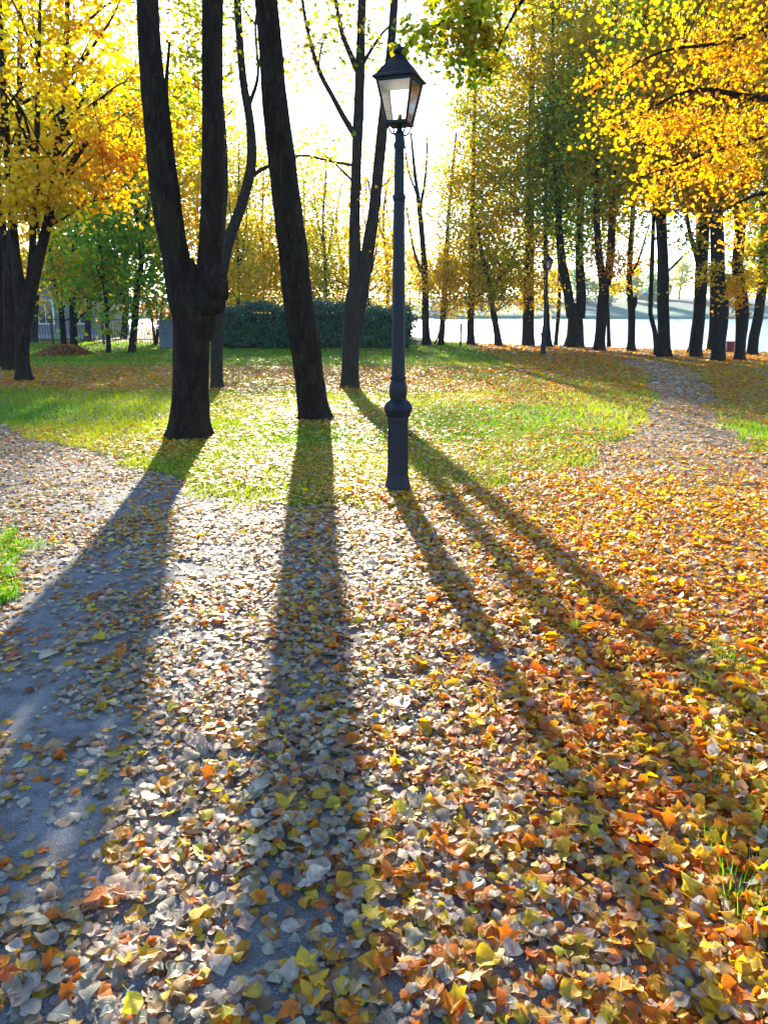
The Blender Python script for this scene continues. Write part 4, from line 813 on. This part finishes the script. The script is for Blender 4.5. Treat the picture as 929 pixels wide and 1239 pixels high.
for (y0, y1, dens, size, tm, key) in ((.5, 2.9, 3300, .0335, T_NEAR, 'near'), (2.9, 4.2, 2900, .036, T_MID, 'near'), (4.2, 6.6, 2600, .036, T_MID, 'mid'), (6.6, 9, 1900, .039, T_FAR, 'mid'), (9, 16, 850, .05, T_FAR, 'far'), (16, 27, 330, .08, T_FAR, 'far'), (27, 44, 90, .12, T_FAR, 'far')):
    x, y = band(y0, y1, dens); d, pth = density(x, y); ok = (rng.uniform(0, 1, len(x)) < d) & (y < shore(x)-.1)
    x, y, d, pth = x[ok], y[ok], d[ok], pth[ok]; n = len(x)
    z = .010+rng.uniform(0, 1, n)*.030*d+np.where(pth, 0, .012+.02*rng.uniform(0, 1, n))
    tilt = .08+.19*d+.22*d*sstep(-.1, 1.2, x-.12*(y-2))*(y < 9); nrm = np.stack([rng.normal(0, 1, n)*tilt, rng.normal(0, 1, n)*tilt, np.ones(n)], 1)
    V, F, K, U = leaves_np(np.stack([x, y, z], 1), size*np.exp(rng.normal(0, .32, n)), nrm, litter_cols(x, y, pth), tm, .34, .24, .04 if key == 'near' else 0, cvar=.12 if key == 'near' else 0, rim=key == 'near')
    parts[key].append((V, F, K, U))
    if key == 'near':                # lobed leaves of the golden trees among the oval ones
        m_ = rng.choice(n, n//11, replace=False); m_ = m_[rng.uniform(0, 1, len(m_)) < .15+.7*sstep(-.7, 1.2, x[m_])]; lc, _ = pick(['golden', 'yellow', 'orange', 'tan', 'rust'], [.3, .25, .25, .12, .08], len(m_))
        V, F, K, U = leaves_np(np.stack([x[m_]+rng.normal(0, .03, len(m_)), y[m_]+rng.normal(0, .03, len(m_)), z[m_]+.012], 1), size*1.45*np.exp(rng.normal(0, .25, len(m_))), nrm[m_], lc, T_MAPLE, .4, .25, .03, cvar=.1)
        parts[key].append((V, F, K, U))
for key, nm, lab in (('near', 'path_leaf_litter', 'thick scatter of cream and orange fallen leaves over the near path'), ('mid', 'middle_leaf_litter', 'fallen leaves carpeting the path around the tall lamp'), ('far', 'lawn_leaf_litter', 'orange and gold fallen leaves strewn over the lawn and shore')):
    VV, FF, CC, UU, n0 = [], [], [], [], 0
    for V, F, K, U in parts[key]: VV.append(V); FF.append(F+n0); CC.append(K); UU.append(U); n0 += len(V)
    V = np.vstack(VV); V[:, 2] = np.maximum(V[:, 2], .0075)
    o = link(nm, mesh_np(nm, V, np.vstack(FF), np.vstack(CC), np.vstack(UU) if key == 'near' else None), M['leaf_near' if key == 'near' else 'leaf_ground'])
    tag(o, lab, 'fallen leaves', kind='stuff')
# the largest, nearest leaves: each one an object with blade and stalk
kinds = [('cream', 'pale cream fallen leaf', .30), ('sage', 'greyish-green fallen leaf', .22), ('tan', 'dry tan fallen leaf', .08), ('yellow', 'bright yellow fallen leaf', .12),
         ('golden', 'golden-orange fallen leaf', .10), ('orange', 'deep orange fallen leaf', .07), ('lemon', 'greenish-yellow fallen leaf', .05), ('brown', 'curled dark brown fallen leaf', .025)]
variants = {}
T_BIG = leaf_template([(0, 0), (.05, .17), (.14, .34), (.28, .45), (.45, .47), (.62, .39), (.78, .25), (.92, .09), (1.05, 0)])
for kn, lab, pr in kinds:
    variants[kn] = []
    for v in range(5):
        cc = np.clip(np.array([COL[kn]])*np.exp(rng.normal(0, .15, (1, 1)))*np.exp(rng.normal(0, .04, (1, 3))), 0, .8)
        k2 = 1.5 if kn == 'brown' else 1.0
        V, F, K, U = leaves_np(np.zeros((1, 3)), 1.0, np.array([(0, 0, 1.0)]), cc, T_BIG, .34*k2, .26*k2, .04, yaw=np.zeros(1), cvar=.12, rim=True)
        V[:, 2] -= V[:, 2].min()
        b0 = V[np.argmin(T_BIG[0][:, 1])]; st = np.array([b0+(.02, 0, .003), b0+(-.16, rng.normal(0, .05), -.02), b0+(-.38, rng.normal(0, .12), .03)])
        SV, SF = tube_np(st, np.array([.014, .011, .013]), 4); tri = np.vstack([SF[:, [0, 1, 2]], SF[:, [0, 2, 3]]])
        V2 = np.vstack([V, SV]); F2 = np.vstack([F, tri+len(V)]); K2 = np.vstack([K, np.tile(K.mean(0)*.75, (len(SV), 1))]); U2 = np.vstack([U, np.full((len(SV), 2), .5)])
        V2[:, 2] = np.maximum(V2[:, 2], -.02)
        me = mesh_np('fallen_leaf', V2, F2, K2, U2, smooth=True); me.materials.append(M['leaf_near']); variants[kn].append(me)
cnt = 0; tries = 0; pr = np.array([k[2] for k in kinds]); pr /= pr.sum()
while cnt < 300 and tries < 6000:
    tries += 1; px, py = rng.uniform(5, 924), 1239-rng.uniform(0, 1)**1.5*330
    x, y = G(px, py); d, pth = density(np.array([x]), np.array([y]))
    if rng.uniform() > max(d[0], .1): continue
    t = float(sstep(-.6, 1.2, np.array(x))); p2 = pr*np.where(np.isin([k[0] for k in kinds], ['golden', 'orange', 'yellow']), .45+2.2*t, 1.25-.6*t); p2 /= p2.sum()
    kn, lab, _ = kinds[rng.choice(len(kinds), p=p2)]
    o = bpy.data.objects.new('fallen_leaf', variants[kn][int(rng.integers(5))]); col.objects.link(o); s = .039*math.exp(rng.normal(0, .24)); o.scale = (s, s, s)
    o.location = (x, y, .014+.024*float(d[0])*rng.uniform(.5, 1.2)); o.rotation_euler = (rng.normal(0, .16), rng.normal(0, .16), rng.uniform(0, 6.28)); sw = 'small ' if s < .034 else ('large ' if s > .046 else '')
    wh_ = 'on an open patch of grey path' if d[0] < .3 else ('in the thickest drift of leaves' if d[0] > .8 else ('among scattered leaves' if d[0] < .55 else 'on top of the path litter'))
    tag(o, sw+lab+' '+wh_, 'leaf', 'single leaves on top of the path litter'); cnt += 1

# ------------------------------------------------------------------ haze in the air
hz = MB(); hz.box((0, 130, 14), (760, 420, 34)); m = bpy.data.materials.new('haze_air'); m.use_nodes = True; nt = m.node_tree; nt.nodes.clear()
pv = nt.nodes.new('ShaderNodeVolumePrincipled'); pv.inputs['Color'].default_value = (.8, .9, 1, 1); pv.inputs['Density'].default_value = .0003; pv.inputs['Anisotropy'].default_value = 0.0
mo = nt.nodes.new('ShaderNodeOutputMaterial'); nt.links.new(pv.outputs[0], mo.inputs['Volume'])
h = hz.build('haze', m); tag(h, 'thin pale haze hanging in the air over park and lake', 'haze', kind='stuff')
